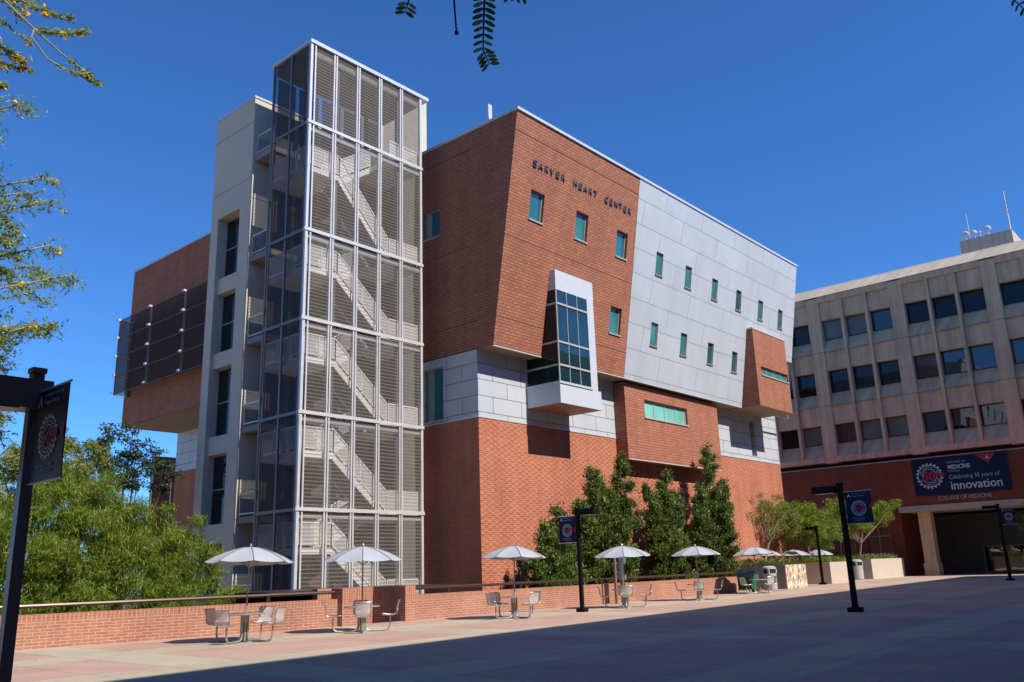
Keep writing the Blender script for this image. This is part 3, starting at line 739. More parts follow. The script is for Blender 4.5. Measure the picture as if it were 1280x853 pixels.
def rail_run(R_, RM_, p, q):
    p, q = Vector(p), Vector(q); up = Vector((0, 0, 1.07))
    R_.bar(p+up, q+up, 0.06); R_.bar(p+up*0.12, q+up*0.12, 0.05)
    n = max(1, round((q-p).length/1.1))
    for i in range(n+1):
        a = p+(q-p)*i/n; R_.bar(a, a+up, 0.05)
    RM_.quad(p+up*.13, q+up*.13, q+up*.97, p+up*.97)
for fz in floors:
    mid = prev+(fz-prev)*0.62
    S_, R_, RM_, D_ = MB(), MB(), MB(), MB()
    xl, xr_ = 24.05, 27.2
    # right landing at floor, left landing at mid height
    S_.box(xr_, SY0+0.15, fz-0.28, SX1-0.1, SY1-0.05, fz); S_.box(SX0+0.12, SY0+0.15, mid-0.28, xl, SY1-0.05, mid)
    # front flight: from left landing (mid) down to the landing below (prev); rear flight: mid up to this floor
    for (p, q, y0, y1) in (((xl, mid), (xr_, prev), SY0+0.2, YM-0.1), ((xl, mid), (xr_, fz), YM+0.1, SY1-0.15)):
        d = Vector((q[0]-p[0], 0, q[1]-p[1]))
        for y in (y0, y1-0.06): S_.obox((p[0], y, p[1]-0.34), d, (0, 0.06, 0), (0, 0, 0.34))
        ns = 12
        for k in range(ns):
            t = (k+0.5)/ns; x = p[0]+d.x*t; z = p[1]+d.z*t; D_.box(x-0.16, y0+.06, z-0.03, x+0.16, y1-.06, z+0.01)
        D_.obox((p[0], y0+.06, p[1]-0.24), d, (0, y1-y0-.12, 0), (0, 0, 0.03))
        for y in (y0, y1): rail_run(R_, RM_, (p[0], y, p[1]), (q[0], y, q[1]))
    rail_run(R_, RM_, (SX0+0.15, SY0+0.2, mid), (xl, SY0+0.2, mid)); rail_run(R_, RM_, (SX0+0.15, SY0+0.2, mid), (SX0+0.15, SY1-.1, mid))
    rail_run(R_, RM_, (xr_+.1, SY0+0.2, fz), (SX1-0.15, SY0+0.2, fz))
    so_ = S_.build('stair_flight', 'stair_white', st)
    D_.build('treads', 'tread', so_)
    ro = R_.build('stair_railing', 'stair_white', so_)
    RM_.build('railing_mesh', 'rail_mesh', so_)
    # bridge to the core
    B_ = MB().box(SX0+0.1, SY1-0.1, fz-0.3, SX1-0.2, 36.38, fz-0.02); bo = B_.build('bridge', 'concrete', st)
    R2, R3 = MB(), MB(); rail_run(R2, R3, (SX0+0.15, SY1, fz), (SX0+0.15, 36.3, fz)); R2.build('bridge_railing', 'steel', bo)
    prev = fz

MB().box(29.46, 33.2, -4, 30.46, 36.39, ZR-0.4).build('gap_blocker', 'concrete', st)  # added to block sun coming through the gap beside the tower

# ------------------------------------------------------------------ far low wall with railing, left
fw_ = thing('garden_wall', 'low red brick wall with white railing far off under the overhanging wing', 'wall', (30, 66, -4))
MB().box(32.6, 66, -4, 42, 66.4, 11.3).build('wall', 'brick_low', fw_)
q_ = MB()
for z in (10.2, 9.6): q_.bar((29.5, 62.8, z), (32.6, 62.8, z), 0.06)
for x in (29.5, 31, 32.5): q_.bar((x, 62.8, -4), (x, 62.8, 10.2), 0.08)
q_.build('railing', 'steel', fw_)

# ------------------------------------------------------------------ college building, right
md = thing('college_building', 'wide tan precast concrete office building with deep set windows and a red brick entrance canopy', 'building', (88, 20, 0))
MX = 88.0; PER = 8.55
rows = [(11.85, 17.13), (17.13, 22.78), (22.78, 28.2)]
fc = MB()
ybase = 25.55     # left edge of a pilaster
y_hi, y_lo = ybase+PER*2, ybase-PER*3
FIN = 0.34
cells = []
for k in range(-2, 4):
    y0 = ybase - PER*k
    fc.box(MX, y0-1.3, 11.2, MX+1, y0, 28.75)        # pilaster
    cw = (PER-1.3-2*FIN)/3
    for c in range(3):
        a = y0-1.3 - c*(cw+FIN); b = a-cw
        cells.append((a, b))
        if c < 2: fc.box(MX-0.10, b-FIN+0.03, 11.85, MX+1, b-0.03, 28.2)
    ya, yb = y0-1.3, y0-PER
    fc.box(MX, yb, 28.2, MX+1, ya, 28.85)
    fc.box(MX-0.02, yb, 11.3, MX+1, ya, 11.85)
for (a, b) in cells:
    for (z0, z1) in rows:
        hd = 1.95
        fc.box(MX+0.22, b, z1-hd, MX+1.2, a, z1-0.0)           # head panel
        fc.prism([(MX+0.08, a, z0), (MX+0.86, a, z0+1.42), (MX+1.2, a, z0+1.42), (MX+1.2, a, z0)], (0, b-a, 0))   # sloping sill
fc.build('precast_facade', 'med', md)
jj = MB()
for z in (17.10, 22.75): jj.box(MX-0.006, y_lo, z, MX, y_hi, z+0.06)
jj.build('floor_joint', 'concrete', md)
for k, (a, b) in enumerate(cells):
    if a < 3: continue
    for r, (z0, z1) in enumerate(rows):
        _w = {(2, 3): 'p', (2, 4): 'p', (2, 5): 'b', (2, 6): 'n', (2, 7): 'n', (2, 8): 'n', (2, 9): 'n', (1, 6): 'r', (1, 7): 'b', (1, 8): 'b', (1, 9): 'b', (0, 2): 'p', (0, 3): 'r', (0, 4): 'p', (0, 5): 'p', (0, 6): 'b', (0, 7): 'b', (0, 8): 'b'}.get((r, k), 'd')
        window(md, (MX+0.8, a, z0+1.42), (0, -1, 0), (0, 0, 1), a-b, (z1-1.95)-(z0+1.42), 0.02, (-1, 0, 0), {'p': 'pale_glass', 'b': 'sky_glass', 'n': 'night_glass', 'r': 'brown_glass', 'd': 'dim_glass'}[_w], 'frame_dark', sill=False, fw=0.05)
MB().prism([(MX-0.1, y_lo, 28.85), (MX-0.1, y_lo, 28.88), (MX+0.95, y_lo, 30.1), (MX+3, y_lo, 30.1), (MX+3, y_lo, 28.85)], (0, y_hi-y_lo, 0)).build('cornice', 'med_pale', md)
MB().box(MX+1.2, y_lo, 6.2, MX+28, y_hi, 28.84).box(MX+8, y_lo, 0, MX+28, 27.5, 6.2).box(MX+1, 27.5, 0, MX+28, y_hi, 6.2).build('building_core', 'black', md)
MB().box(MX+1.1, y_lo, 29.9, MX+28, y_hi, 30.05).build('roof', 'concrete', md)
pt = MB().box(100, 15.65, 30.0, 112, 20.8, 35.15).build('rooftop_room', 'med_pale', md)
# bottom ledges + slot
MB().box(MX-0.02, y_lo, 10.2, MX+1.0, y_hi, 10.4).build('slot_ledge', 'med_trim', md)
# canopy
CX = 84.0
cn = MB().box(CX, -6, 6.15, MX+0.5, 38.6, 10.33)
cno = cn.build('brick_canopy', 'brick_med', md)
MB().box(CX-0.06, -6, 10.33, CX+0.4, 38.6, 10.42).build('canopy_coping', 'med_trim', cno)
MB().box(CX-0.08, -6, 5.65, MX+2, 26.3, 6.15).build('canopy_beam', 'med_trim', cno)
MB().box(85.4, 24.1, 0, 86.5, 25.15, 5.65).box(85.3, 24.0, 0, 86.6, 25.25, 1.1).build('entrance_column', 'med', md)
MB().box(85.4, 8.0, 0, 86.5, 9.1, 5.65).build('entrance_column', 'med', md)
gw = MB()
gw.holed((86.2, 38.6, 0), (0, -1, 0), (0, 0, 1), 38.6-26.9, 6.15, [(38.6-30.2, 0.9, 38.6-28.1, 4.6), (38.6-34.5, 0.9, 38.6-31.5, 4.6)], 0.25, (-1, 0, 0))
gw.quad((86.2, 26.9, 0), (92, 26.9, 0), (92, 26.9, 6.15), (86.2, 26.9, 6.15))
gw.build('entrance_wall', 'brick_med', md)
window(md, (86.2, 30.2, 0.9), (0, -1, 0), (0, 0, 1), 2.1, 3.7, 0.25, (-1, 0, 0), 'dark_glass', 'frame', mull=(1.0,), trans=(2.8,), fw=0.1)
window(md, (86.2, 34.5, 0.9), (0, -1, 0), (0, 0, 1), 3.0, 3.7, 0.25, (-1, 0, 0), 'dark_glass', 'frame', mull=(1.5,), trans=(2.8,), fw=0.1)
MB().box(95.5, -6, 0.0, 95.8, 26.9, 5.65).build('lobby_wall', 'interior', md)
en = thing('entrance_doors', 'glazed entrance doors with thin metal frames deep in the dark entrance', 'door', (95, 19, 0))
for a in (22.5, 20.4, 18.3, 16.2, 14.1):
    window(en, (95.3, a, 0.02), (0, -1, 0), (0, 0, 1), 1.95, 2.5, 0.02, (-1, 0, 0), 'dark_glass', 'frame', fw=0.1, sill=False)
MB().box(95.2, 17.2, 1.3, 95.26, 17.7, 2.0).build('notice', 'ink_white', en)
text('lettering', 'COLLEGE OF MEDICINE', 0.50, (CX-0.1, 22.75, 6.5), (0, -1, 0), (0, 0, 1), 'letter_pale', cno, 0.04, fitw=4.35)
# rooftop aerials and dishes
def aerial(name, label, x, y, z0, z1, r=0.06, arms=0, grp='aerials on the college roof'):
    t = thing(name, label, 'antenna', (x, y, z0), grp)
    MB().tube([(x, y, z0), (x, y, z1)], r, 6, r*0.5).build('mast', 'ink_white', t)
    if arms:
        a = MB()
        for k in range(arms): a.bar((x, y-0.35, z1-1.2-0.5*k), (x, y+0.35, z1-1.2-0.5*k), 0.06)
        a.build('crossbar', 'ink_white', t)
aerial('antenna_mast', 'tall white whip mast at the corner of the rooftop room', 100.3, 15.8, 35.15, 39.6, 0.10, 3)
aerial('antenna_mast', 'single thin white mast rising from the dishes at the left end of the rooftop room', 100.3, 19.75, 35.15, 38.2, 0.06)
aerial('antenna_mast', 'short stub mast in the middle of the rooftop room edge', 100.3, 17.4, 35.15, 36.3, 0.06)
def dish(label, x, y, z, r):
    t = thing('satellite_dish', label, 'antenna', (x, y, z), 'dishes on the college roof')
    m = MB(); n = 16
    rings = [(r*k/4, -0.35*r*(1-(k/4)**2)) for k in range(5)]
    base = []
    for rr, d in rings:
        for j in range(n):
            a = 2*math.pi*j/n; m.v.append((x-d*0.0+(d), y+rr*math.cos(a), z+0.5+r+rr*math.sin(a)))
    for k in range(4):
        for j in range(n):
            j2 = (j+1) % n; m.f.append((k*n+j, k*n+j2, (k+1)*n+j2, (k+1)*n+j))
    m.build('reflector', 'ink_white', t, smooth=True)
    MB().tube([(x+0.1, y, z), (x+0.1, y, z+0.5+r)], 0.08, 6).build('stand', 'steel', t)
dish('large white dish at the left end of the rooftop room', 100.4, 20.2, 34.95, 0.42)
dish('smaller white dish just right of the single mast', 100.4, 19.3, 35.0, 0.34)
dish('white dish above the middle of the rooftop room', 100.4, 17.95, 35.05, 0.38)
dish('small white dish between two other dishes on the roof edge', 100.4, 18.75, 35.0, 0.2)

# gear emblem + banners
def gear(parent, C, U, V, r, m1='ink_white', m2='ink_red', off=0.01, num=True, dash=True):
    C, U, V = Vector(C), Vector(U).normalized(), Vector(V).normalized(); N = U.cross(V)
    def P(rr, a, o=0.0): return C + (U*math.cos(a)+V*math.sin(a))*rr + N*(off+o)
    g = MB(); n = 40
    for i in range(n):
        a0, a1 = 2*math.pi*i/n, 2*math.pi*(i+1)/n
        r0 = r*(1.0 if i % 2 == 0 else 0.88)
        g.quad(P(r*0.82, a0), P(r0, a0+0.01), P(r0, a1-0.01), P(r*0.82, a1))
    for i in range(n):
        a0, a1 = 2*math.pi*i/n, 2*math.pi*(i+1)/n
        g.quad(P(r*0.50, a0), P(r*0.54, a0), P(r*0.54, a1), P(r*0.50, a1))
        if i % 2 and dash: g.quad(P(r*0.63, a0), P(r*0.74, a0), P(r*0.74, a1), P(r*0.63, a1))
    g.build('emblem_ring', m1, parent)
    if num:
        text('emblem_number', '50', r*0.92, C+N*(off+0.006)-U*r*0.52-V*r*0.32, U, V, m2, parent, 0.002, bold=r*0.03, chwidth=1.0)
        MB().quad(*[C+N*(off+0.01)+U*r*x+V*r*y for x, y in ((0.45, -0.06), (1.05, -0.06), (1.15, 0.06), (1.05, 0.18), (0.45, 0.18))]).build('emblem_ribbon', m2, parent)
def arc_text(parent, C, U, V, rad, body, size, a0, a1, m, off):
    C, U, V = Vector(C), Vector(U).normalized(), Vector(V).normalized(); N = U.cross(V); n = len(body)
    vs_, fs_ = [], []
    for i, ch in enumerate(body):
        if ch == ' ': continue
        a = math.radians(a0+(a1-a0)*(i+0.5)/n); up = U*math.cos(a)+V*math.sin(a)
        if a1 > a0: up = -up
        rt = up.cross(N)
        o = text('tmp', ch, size, C+(U*math.cos(a)+V*math.sin(a))*rad+N*off-rt*size*0.3-up*size*0.35, rt, up, m, None, 0.0)
        k = len(vs_); vs_ += [tuple(v.co) for v in o.data.vertices]; fs_ += [tuple(k+j for j in p.vertices) for p in o.data.polygons]
        bpy.data.objects.remove(o)
    q = MB(); q.v, q.f = vs_, fs_; return q.build('emblem_text', m, parent)
def flat(parent, name, O, U, V, w, h, t, m):
    O, U, V = Vector(O), Vector(U).normalized(), Vector(V).normalized(); N = U.cross(V)
    return MB().obox(O-N*t, U*w, V*h, N*t).build(name, m, parent)
bn = thing('banner', 'big navy banner reading Medicine, Celebrating 50 years of innovation, on the brick canopy', 'banner', (CX-0.12, 24.6, 6.98))
BU, BV = (0, -1, 0), (0, 0, 1)
flat(bn, 'banner_sheet', (CX-0.13, 24.6, 6.98), BU, BV, 7.85, 3.27, 0.04, 'navy')
bx = CX-0.135
gear(bn, (bx, 24.6-1.42, 6.98+1.72), BU, BV, 1.15, dash=False)
arc_text(bn, (bx-.012, 24.6-1.42, 6.98+1.72), BU, BV, 0.79, 'CELEBRATING', 0.27, 172, 8, 'ink_white', 0.0)
arc_text(bn, (bx-.012, 24.6-1.42, 6.98+1.72), BU, BV, 0.79, 'OF INNOVATION', 0.2, 200, 340, 'ink_white', 0.0)
text('banner_text', 'COLLEGE OF', 0.26, (bx-.012, 24.6-3.02, 6.98+2.68), BU, BV, 'ink_grey', bn, 0.002)
text('banner_text', 'MEDICINE', 0.50, (bx-.012, 24.6-3.02, 6.98+2.18), BU, BV, 'ink_white', bn, 0.002, bold=0.012, fitw=1.85)
text('banner_text', 'TUCSON', 0.24, (bx-.012, 24.6-3.02, 6.98+1.9), BU, BV, 'ink_grey', bn, 0.002)
for wd_, a_, b_ in (('Celebrating', 0, 1.93), ('50', 2.05, 2.45), ('years', 2.6, 3.5), ('of', 3.65, 4.05)): text('banner_text', wd_, 0.52, (bx-.012, 24.6-3.05-a_, 6.98+1.3), BU, BV, 'ink_grey', bn, 0.0, bold=0.004, fitw=b_-a_)
text('banner_text', 'innovation', 1.05, (bx-.012, 24.6-3.05, 6.98+0.38), BU, BV, 'ink_white', bn, 0.002, bold=0.012, fitw=4.15)
MB().quad((bx-.006, 24.6-5.35, 6.98+3.26), (bx-.006, 24.6-6.35, 6.98+2.42), (bx-.006, 24.6-7.0, 6.98+3.26)).build('banner_pennant', 'ink_red', bn)
text('banner_text', 'A', 0.4, (bx-.014, 24.6-6.2, 6.98+2.78), BU, BV, 'ink_white', bn, 0.002, bold=0.01)

# ------------------------------------------------------------------ plaza walls, gateway, railings
def wall_run(label, pts, h=0.88, th=0.36):
    t = thing('plaza_wall', label, 'wall', pts[0])
    w, c, r = MB(), MB(), MB()
    for (p, q) in zip(pts[:-1], pts[1:]):
        p, q = Vector(p), Vector(q); d = q-p; n = Vector((-d.y, d.x, 0)).normalized()
        if n.y < 0: n = -n
        w.obox(p+Vector((0, 0, -4)), d, n*th, (0, 0, h+4))
        up = Vector((0, 0, h+0.22))
        r.tube([p+n*th/2+up, q+n*th/2+up], 0.055, 8)
        L = d.length; k = max(1, round(L/4.0))
        for i in range(k):
            a = p+d*((i+0.5)/k)+n*th/2; r.tube([a+Vector((0, 0, h-.02)), a+up], 0.05, 8)
    w.build('brick_wall', 'brick_wall', t)
    r.build('handrail', 'rail_brown', t)
    return t
wall_run('long orange brick parapet with bronze handrail left of the brick gateway', [(-2, 26.95, 0), (9.2, 25.7, 0), (18.75, 24.35, 0)])
wall_run('orange brick parapet with bronze handrail running right from the brick gateway past the umbrellas', [(22.05, 24.35, 0), (47.4, 24.35, 0)])
gt = thing('brick_gateway', 'brick gateway with two short brick piers around a shaded opening in the parapet', 'gateway', (20.4, 24.3, 0))
MB().box(18.75, 24.1, -4, 19.35, 24.7, 1.22).build('pier', 'brick_wall', gt)
MB().box(21.55, 24.1, -4, 22.05, 24.7, 1.22).build('pier', 'brick_wall', gt)
MB().box(19.35, 26.3, -4, 22.05, 26.6, 1.20).box(21.9, 24.7, -4, 22.05, 26.3, 1.2).build('gateway_wall', 'brick_wall', gt)
cr = thing('stair_canopy', 'low flat brown roof edge behind the parapet at the foot of the stair tower', 'canopy', (18, 30, -4))
MB().box(17.6, 26.7, 1.06, 27.0, 31.3, 1.16).build('roof', 'rail_brown', cr)
MB().box(17.9, 27.0, -4, 18.1, 31.0, 1.05).box(18.1, 30.8, -4, 26.8, 31.0, 1.05).build('wall', 'black_metal', cr)  # black walls paint in the dark interior of the stair opening

# ------------------------------------------------------------------ lamps
def lamp(label, x, y, h, head=1, banner=None, m='black_metal', w=0.13, blabel=None, base=True, bm='navy', grp='lamp posts on the plaza', big=False):
    t = thing('lamp_post', label, 'lamp', (x, y, 0), grp)
    MB().box(x-w/2, y-w/2, 0.0, x+w/2, y+w/2, h-0.02).build('post', m, t)
    if base: MB().box(x-w*1.3, y-w*1.3, 0, x+w*1.3, y+w*1.3, 0.14).build('base_plate', m, t)
    MB().box(x-w*.62, y-w*.62, h-0.02, x+w*.62, y+w*.62, h+0.04).build('cap', m, t)
    hh = 0.36 if big else 0.26
    hd = MB().box(x-0.2, y+head*(w/2+0.06) if head > 0 else y-0.9, h-hh, x+0.2, y+0.9 if head > 0 else y-(w/2+0.06), h-0.04)
    hd.box(x-0.04, min(y, y+head*0.2), h-0.18, x+0.04, max(y, y+head*0.2), h-0.1)
    if big: hd = MB().box(x-1.15, y-0.17, h-hh-0.09, x+0.13, y+0.17, h-0.12)
    ho = hd.build('lamp_head', m, t)
    ya, yb = sorted((y+head*0.22, y+head*0.82))
    if big: MB().box(x-1.05, y-0.15, h-hh-0.102, x-0.2, y+0.15, h-hh-0.092).build('lens', 'lens', ho)
    else: MB().box(x-0.15, ya, h-hh-0.01, x+0.15, yb, h-hh-0.002).build('lens', 'lens', ho)
    if banner:
        sgn = banner; zt = h-0.26; zb = zt-1.03
        for z in (zt, zb): MB().tube([(x, y, z), (x, y+sgn*0.98, z)], 0.014, 6).build('banner_arm', 'steel', t)
        y0 = y+sgn*0.12; y1 = y+sgn*0.95
        # print faces -X
        yl = max(y0, y1); wd = abs(y1-y0)
        bt = thing('lamp_banner', blabel, 'banner', (x, yl, zb), 'emblem banners on the lamp posts')
        flat(bt, 'banner_sheet', (x-0.006, yl, zb+0.01), BU, BV, wd, zt-zb-0.02, 0.012, bm)
        xx = x-0.02
        gear(bt, (xx+0.004, yl-wd*0.5, zb+0.48), BU, BV, 0.25, 'ink_white', 'ink_red', 0.002)
        text('banner_text', 'THE UNIVERSITY OF ARIZONA', 0.05, (xx, yl-wd*0.28, zb+0.93), BU, BV, 'ink_grey', bt, 0.001, chwidth=0.75)
        text('banner_text', 'College of Nursing' if m == 'brown_metal' else 'College of Medicine', 0.07, (xx, yl-wd*0.28, zb+0.85), BU, BV, 'ink_grey', bt, 0.001, chwidth=0.75)
        text('banner_text', 'A', 0.17, (xx, yl-wd*0.1, zb+0.84), BU, BV, 'ink_white', bt, 0.001, bold=0.004)
        text('banner_text', 'CELEBRATING 50 YEARS', 0.05, (xx, yl-wd*0.2, zb+0.15), BU, BV, 'ink_grey', bt, 0.001, chwidth=0.8)
        text('banner_text', 'OF INNOVATION', 0.05, (xx, yl-wd*0.3, zb+0.09), BU, BV, 'ink_grey', bt, 0.001, chwidth=0.8)
        MB().quad((xx+.001, yl-wd+.0, zb+0.38), (xx+.001, yl-wd, zb+0.62), (xx+.001, yl-wd+0.1, zb+0.5)).build('banner_pennant', 'ink_red', bt)
    return t
lamp('brown lamp post close by at the left edge, carrying a dark slanted banner', 3.675, 10.40, 3.98, 1, -1, 'brown_metal', 0.125, 'dark banner with gear emblem on the near brown lamp post at left', bm='navy_dark', big=True)
lamp('black lamp post in the shadow on the right with a navy banner', 28.7, 10.75, 4.02, 1, -1, 'black_metal', 0.15, 'navy banner on the black lamp post standing in front of the right hand planters')
lamp('black lamp post before the conifers, its banner on the left', 27.7, 20.85, 3.9, -1, 1, 'black_metal', 0.13, 'navy banner in front of the first conifer')
lamp('black lamp post without banner before the planter trees', 61.3, 25.0, 4.0, 1, None, 'black_metal', 0.16)
lamp('black lamp post at the right edge before the dark entrance', 63.9, 13.8, 4.8, 1, -1, 'black_metal', 0.17, 'small navy banner at the right edge in front of the dark entrance')

# ------------------------------------------------------------------ tables and umbrellas
def curve_pts(ctrl, n=6):
    out = []
    P = [Vector(c) for c in ctrl]; P = [P[0]]+P+[P[-1]]
    for i in range(1, len(P)-2):
        for k in range(n):
            t = k/n; a, b, c, d = P[i-1:i+3]
            out.append(0.5*((2*b)+(c-a)*t+(2*a-5*b+4*c-d)*t*t+(3*b-a-3*c+d)*t**3))
    out.append(P[-2]); return out
def make_table():
    t = thing('picnic_table', 'x', 'table', (0, 0, 0), 'tables with attached seats along the parapet')
    m = MB().lathe((0, 0, 0.70), [(0.02, 0.0), (0.52, 0.0), (0.54, 0.015), (0.52, 0.035), (0.02, 0.035)], 28); m.build('table_top', 'furn', t)
    p = MB()
    for a in range(4):
        x, y = 0.085*math.cos(a*math.pi/2+.78), 0.085*math.sin(a*math.pi/2+.78); p.tube([(x, y, 0.04), (x, y, 0.7)], 0.03, 8)
    p.build('pedestal', 'furn', t)
    for k in range(4):
        a = k*math.pi/2; c, s = math.cos(a), math.sin(a)
        def T(r, w, z): return Vector((r*c-w*s, r*s+w*c, z))
        ar = MB().tube(curve_pts([T(.1, 0, .5), T(.11, 0, .15), T(.2, 0, .05), T(.4, 0, .035), T(.68, 0, .035), T(.8, 0, .08), T(.84, 0, .2), T(.84, 0, .42)]), 0.026, 8)
        ar.build('seat_arm', 'furn', t)
        prof = curve_pts([(0.62, 0, 0.45), (0.66, 0, 0.455), (0.8, 0, 0.435), (0.95, 0, 0.44), (1.02, 0, 0.47), (1.06, 0, 0.58), (1.09, 0, 0.72), (1.14, 0, 0.87)], 4)
        sh, rim = MB(), MB()
        hw = lambda q: 0.21 if q.z < 0.6 else 0.22-0.12*max(0, (q.z-0.8))
        for q0, q1 in zip(prof[:-1], prof[1:]):
            seg = 5
            for i in range(seg):
                f0, f1 = -1+2*i/seg, -1+2*(i+1)/seg
                def pt(q, f):
                    bend = 0.035*f*f; return T(q.x-bend*(1 if q.z > .6 else 0), hw(q)*f, q.z+(bend if q.z < .6 else 0))
                sh.quad(pt(q0, f0), pt(q0, f1), pt(q1, f1), pt(q1, f0))
        so2 = sh.build('seat', 'seat_mesh', t, smooth=True)
        for f in (-1, 1): rim.tube([T(q.x-(.035 if q.z > .6 else 0), hw(q)*f, q.z+(.035 if q.z < .6 else 0)) for q in prof], 0.012, 6)
        for q in (prof[0], prof[-1]): rim.tube([T(q.x-(.035*(f*f) if q.z > .6 else 0), hw(q)*f, q.z+(.035*f*f if q.z < .6 else 0)) for f in (-1, -.5, 0, .5, 1)], 0.012, 6)
        rim.build('seat_rim', 'furn', so2)
    return t
def make_umbrella():
    t = thing('patio_umbrella', 'x', 'umbrella', (0, 0, 0), 'pale patio umbrellas along the parapet')
    MB().tube([(0, 0, 0.02), (0, 0, 2.5)], 0.024, 8).build('pole', 'furn', t)
    R0 = 1.17; n = 8; m = MB(); prof = [(0.0, 2.47), (0.2, 2.45), (0.45, 2.385), (0.72, 2.29), (0.96, 2.18), (1.17, 2.06)]
    sub = 4
    for i in range(n):
        for j in range(sub):
            def P(r, z, q):
                a0, a1 = 2*math.pi*i/n, 2*math.pi*(i+1)/n; f_ = q/sub
                x = r*((1-f_)*math.cos(a0)+f_*math.cos(a1)); y = r*((1-f_)*math.sin(a0)+f_*math.sin(a1))
                sag = 0.035*(r/R0)**2*(1-(2*f_-1)**2); return (x, y, z-sag)
            for (r0, z0), (r1, z1) in zip(prof[:-1], prof[1:]):
                if r0 == 0: m.quad(P(0, z0, 0), P(r1, z1, j), P(r1, z1, j+1))
                else: m.quad(P(r0, z0, j), P(r1, z1, j), P(r1, z1, j+1), P(r0, z0, j+1))
    co = m.build('canopy', 'canvas', t)
    rb = MB()
    for i in range(n):
        a = 2*math.pi*i/n; c, s = math.cos(a), math.sin(a)
        rb.tube([(r*c, r*s, z+0.004) for r, z in prof[1:]], 0.014, 5)
    rb.build('seam', 'canvas_trim', co)
    rb = MB()
    for i in range(n):
        a = 2*math.pi*i/n; c, s = math.cos(a), math.sin(a)
        rb.tube([(0.03*c, 0.03*s, 1.95), (0.66*c, 0.66*s, 2.28)], 0.012, 5)
    rb.build('ribs', 'furn', t)
    MB().lathe((0, 0, 2.47), [(0.03, 0), (0.035, 0.05), (0.01, 0.09)], 8).build('finial', 'furn', t)
    return t
tb0, um0 = make_table(), make_umbrella()
def view_az(x, y): return math.atan2(y, x)
spots = [(13.39, 21.37, 58, 'steel table with four attached seats, leftmost, in front of the long parapet'),
         (17.21, 21.18, 2, 'steel table with attached seats in front of the brick gateway'),
         (23.75, 20.85, 40, 'steel table with attached seats just left of the black lamp post'),
         (30.9, 21.0, 4, 'steel table with attached seats beside the pay phone'),
         (37.48, 21.28, 0, 'steel table with attached seats in front of the tallest conifer'),
         (45.6, 22.2, 38, 'steel table with attached seats beside the green and blue cart')]
ulab = ['pale umbrella nearest the camera at far left, in front of the mesquite tree', 'pale umbrella in front of the stair tower mesh', 'pale umbrella left of the lamp post with banner',
        'pale umbrella over the table beside the pay phone', 'pale umbrella in front of the tallest conifer', 'pale umbrella above the carts at the end of the parapet']
far = [(54.5, 26.0, 'pale umbrella seen against the brick wall behind the first planter'), (62.0, 27.2, 'pale umbrella half hidden behind the thin leaning tree'), (68.5, 28.0, 'pale umbrella almost hidden behind the planter trees')]
for i, (x, y, a, lab) in enumerate(spots):
    t = tb0 if i == 0 else copy_tree(tb0)
    t.location = (x, y, 0); t.rotation_euler = (0, 0, view_az(x, y)+math.radians(a)); t['label'] = lab
    u = um0 if i == 0 else copy_tree(um0)
    u.location = (x, y, 0); u.rotation_euler = (0, 0, view_az(x, y)+math.radians(180+[5, 0, 12, 3, 8, 14][i])); u['label'] = ulab[i]
    u.rotation_euler = (R.uniform(-.035, .035), R.uniform(-.035, .035), u.rotation_euler.z)
for k, (x, y, lab) in enumerate(far):
    u = copy_tree(um0); u.location = (x, y, 0); u.rotation_euler = (0, 0, 0.4+k); u['label'] = lab

# ------------------------------------------------------------------ planters, bins, carts, phone
def planter(label, x0, x1, y0, y1, h, face='planter'):
    t = thing('planter', label, 'planter', (x0, y0, 0))
    w = 0.3
    m = MB().box(x0, y0, 0, x1, y0+w, h).box(x0, y1-w, 0, x1, y1, h).box(x0, y0+w, 0, x0+w, y1-w, h).box(x1-w, y0+w, 0, x1, y1-w, h)
    m.build('planter_wall', 'planter' if face != 'grey' else 'concrete', t)
    MB().box(x0+w, y0+w, 0, x1-w, y1-w, h-0.15).build('soil', 'earth', t)
    return t
p1 = planter('grey concrete planter whose end wall is covered in colourful tile mosaic', 52.25, 55.3, 23.58, 27.8, 1.44, 'grey')
MB().box(52.27, 23.55, 0.01, 55.28, 23.578, 1.43).build('mosaic_panel', 'mosaic', p1)
planter('pale plastered planter in the middle, behind the two slim lamp posts', 62.8, 66.5, 24.95, 29.5, 1.5)
planter('pale plastered planter nearest the entrance', 75.9, 84.2, 26.6, 31.5, 1.62)
def bin_(label, x, y, s=1.0):
    t = thing('litter_bin', label, 'bin', (x, y, 0), 'grey litter bins by the planters')
    n = 24; r = 0.31*s; H_ = 0.78*s; bd = MB().lathe((x, y, 0), [(r*0.95, 0.0), (r, 0.05), (r*1.02, H_)], n); bd.build('body', 'bin', t, smooth=False)
    MB().lathe((x, y, H_), [(r*0.9, 0), (r*0.9, 0.2*s)], n).build('opening', 'black', t)  # solid black drum, its colour standing in for the dark inside
    MB().lathe((x, y, H_+0.2*s), [(r*1.03, 0), (r*1.0, 0.08*s), (r*0.7, 0.13*s), (0.05, 0.15*s)], n).build('lid', 'bin', t)
    ps = MB()
    for a in range(4):
        th_ = a*math.pi/2+0.3; ps.box(x+r*0.93*math.cos(th_)-.06, y+r*.93*math.sin(th_)-.06, H_, x+r*.93*math.cos(th_)+.06, y+r*.93*math.sin(th_)+.06, H_+0.2*s)
    ps.build('lid_support', 'bin', t)
bin_('grey round litter bin with domed lid in front of the grey mosaic planter', 50.7, 23.9, 1.25)
bin_('grey round litter bin with domed lid farther off, before the planter nearest the entrance', 74.4, 27.3, 1.45)
ct = thing('waste_cart', 'green wheeled waste cart with blue lid at the end of the parapet', 'cart', (46.4, 23.4, 0))
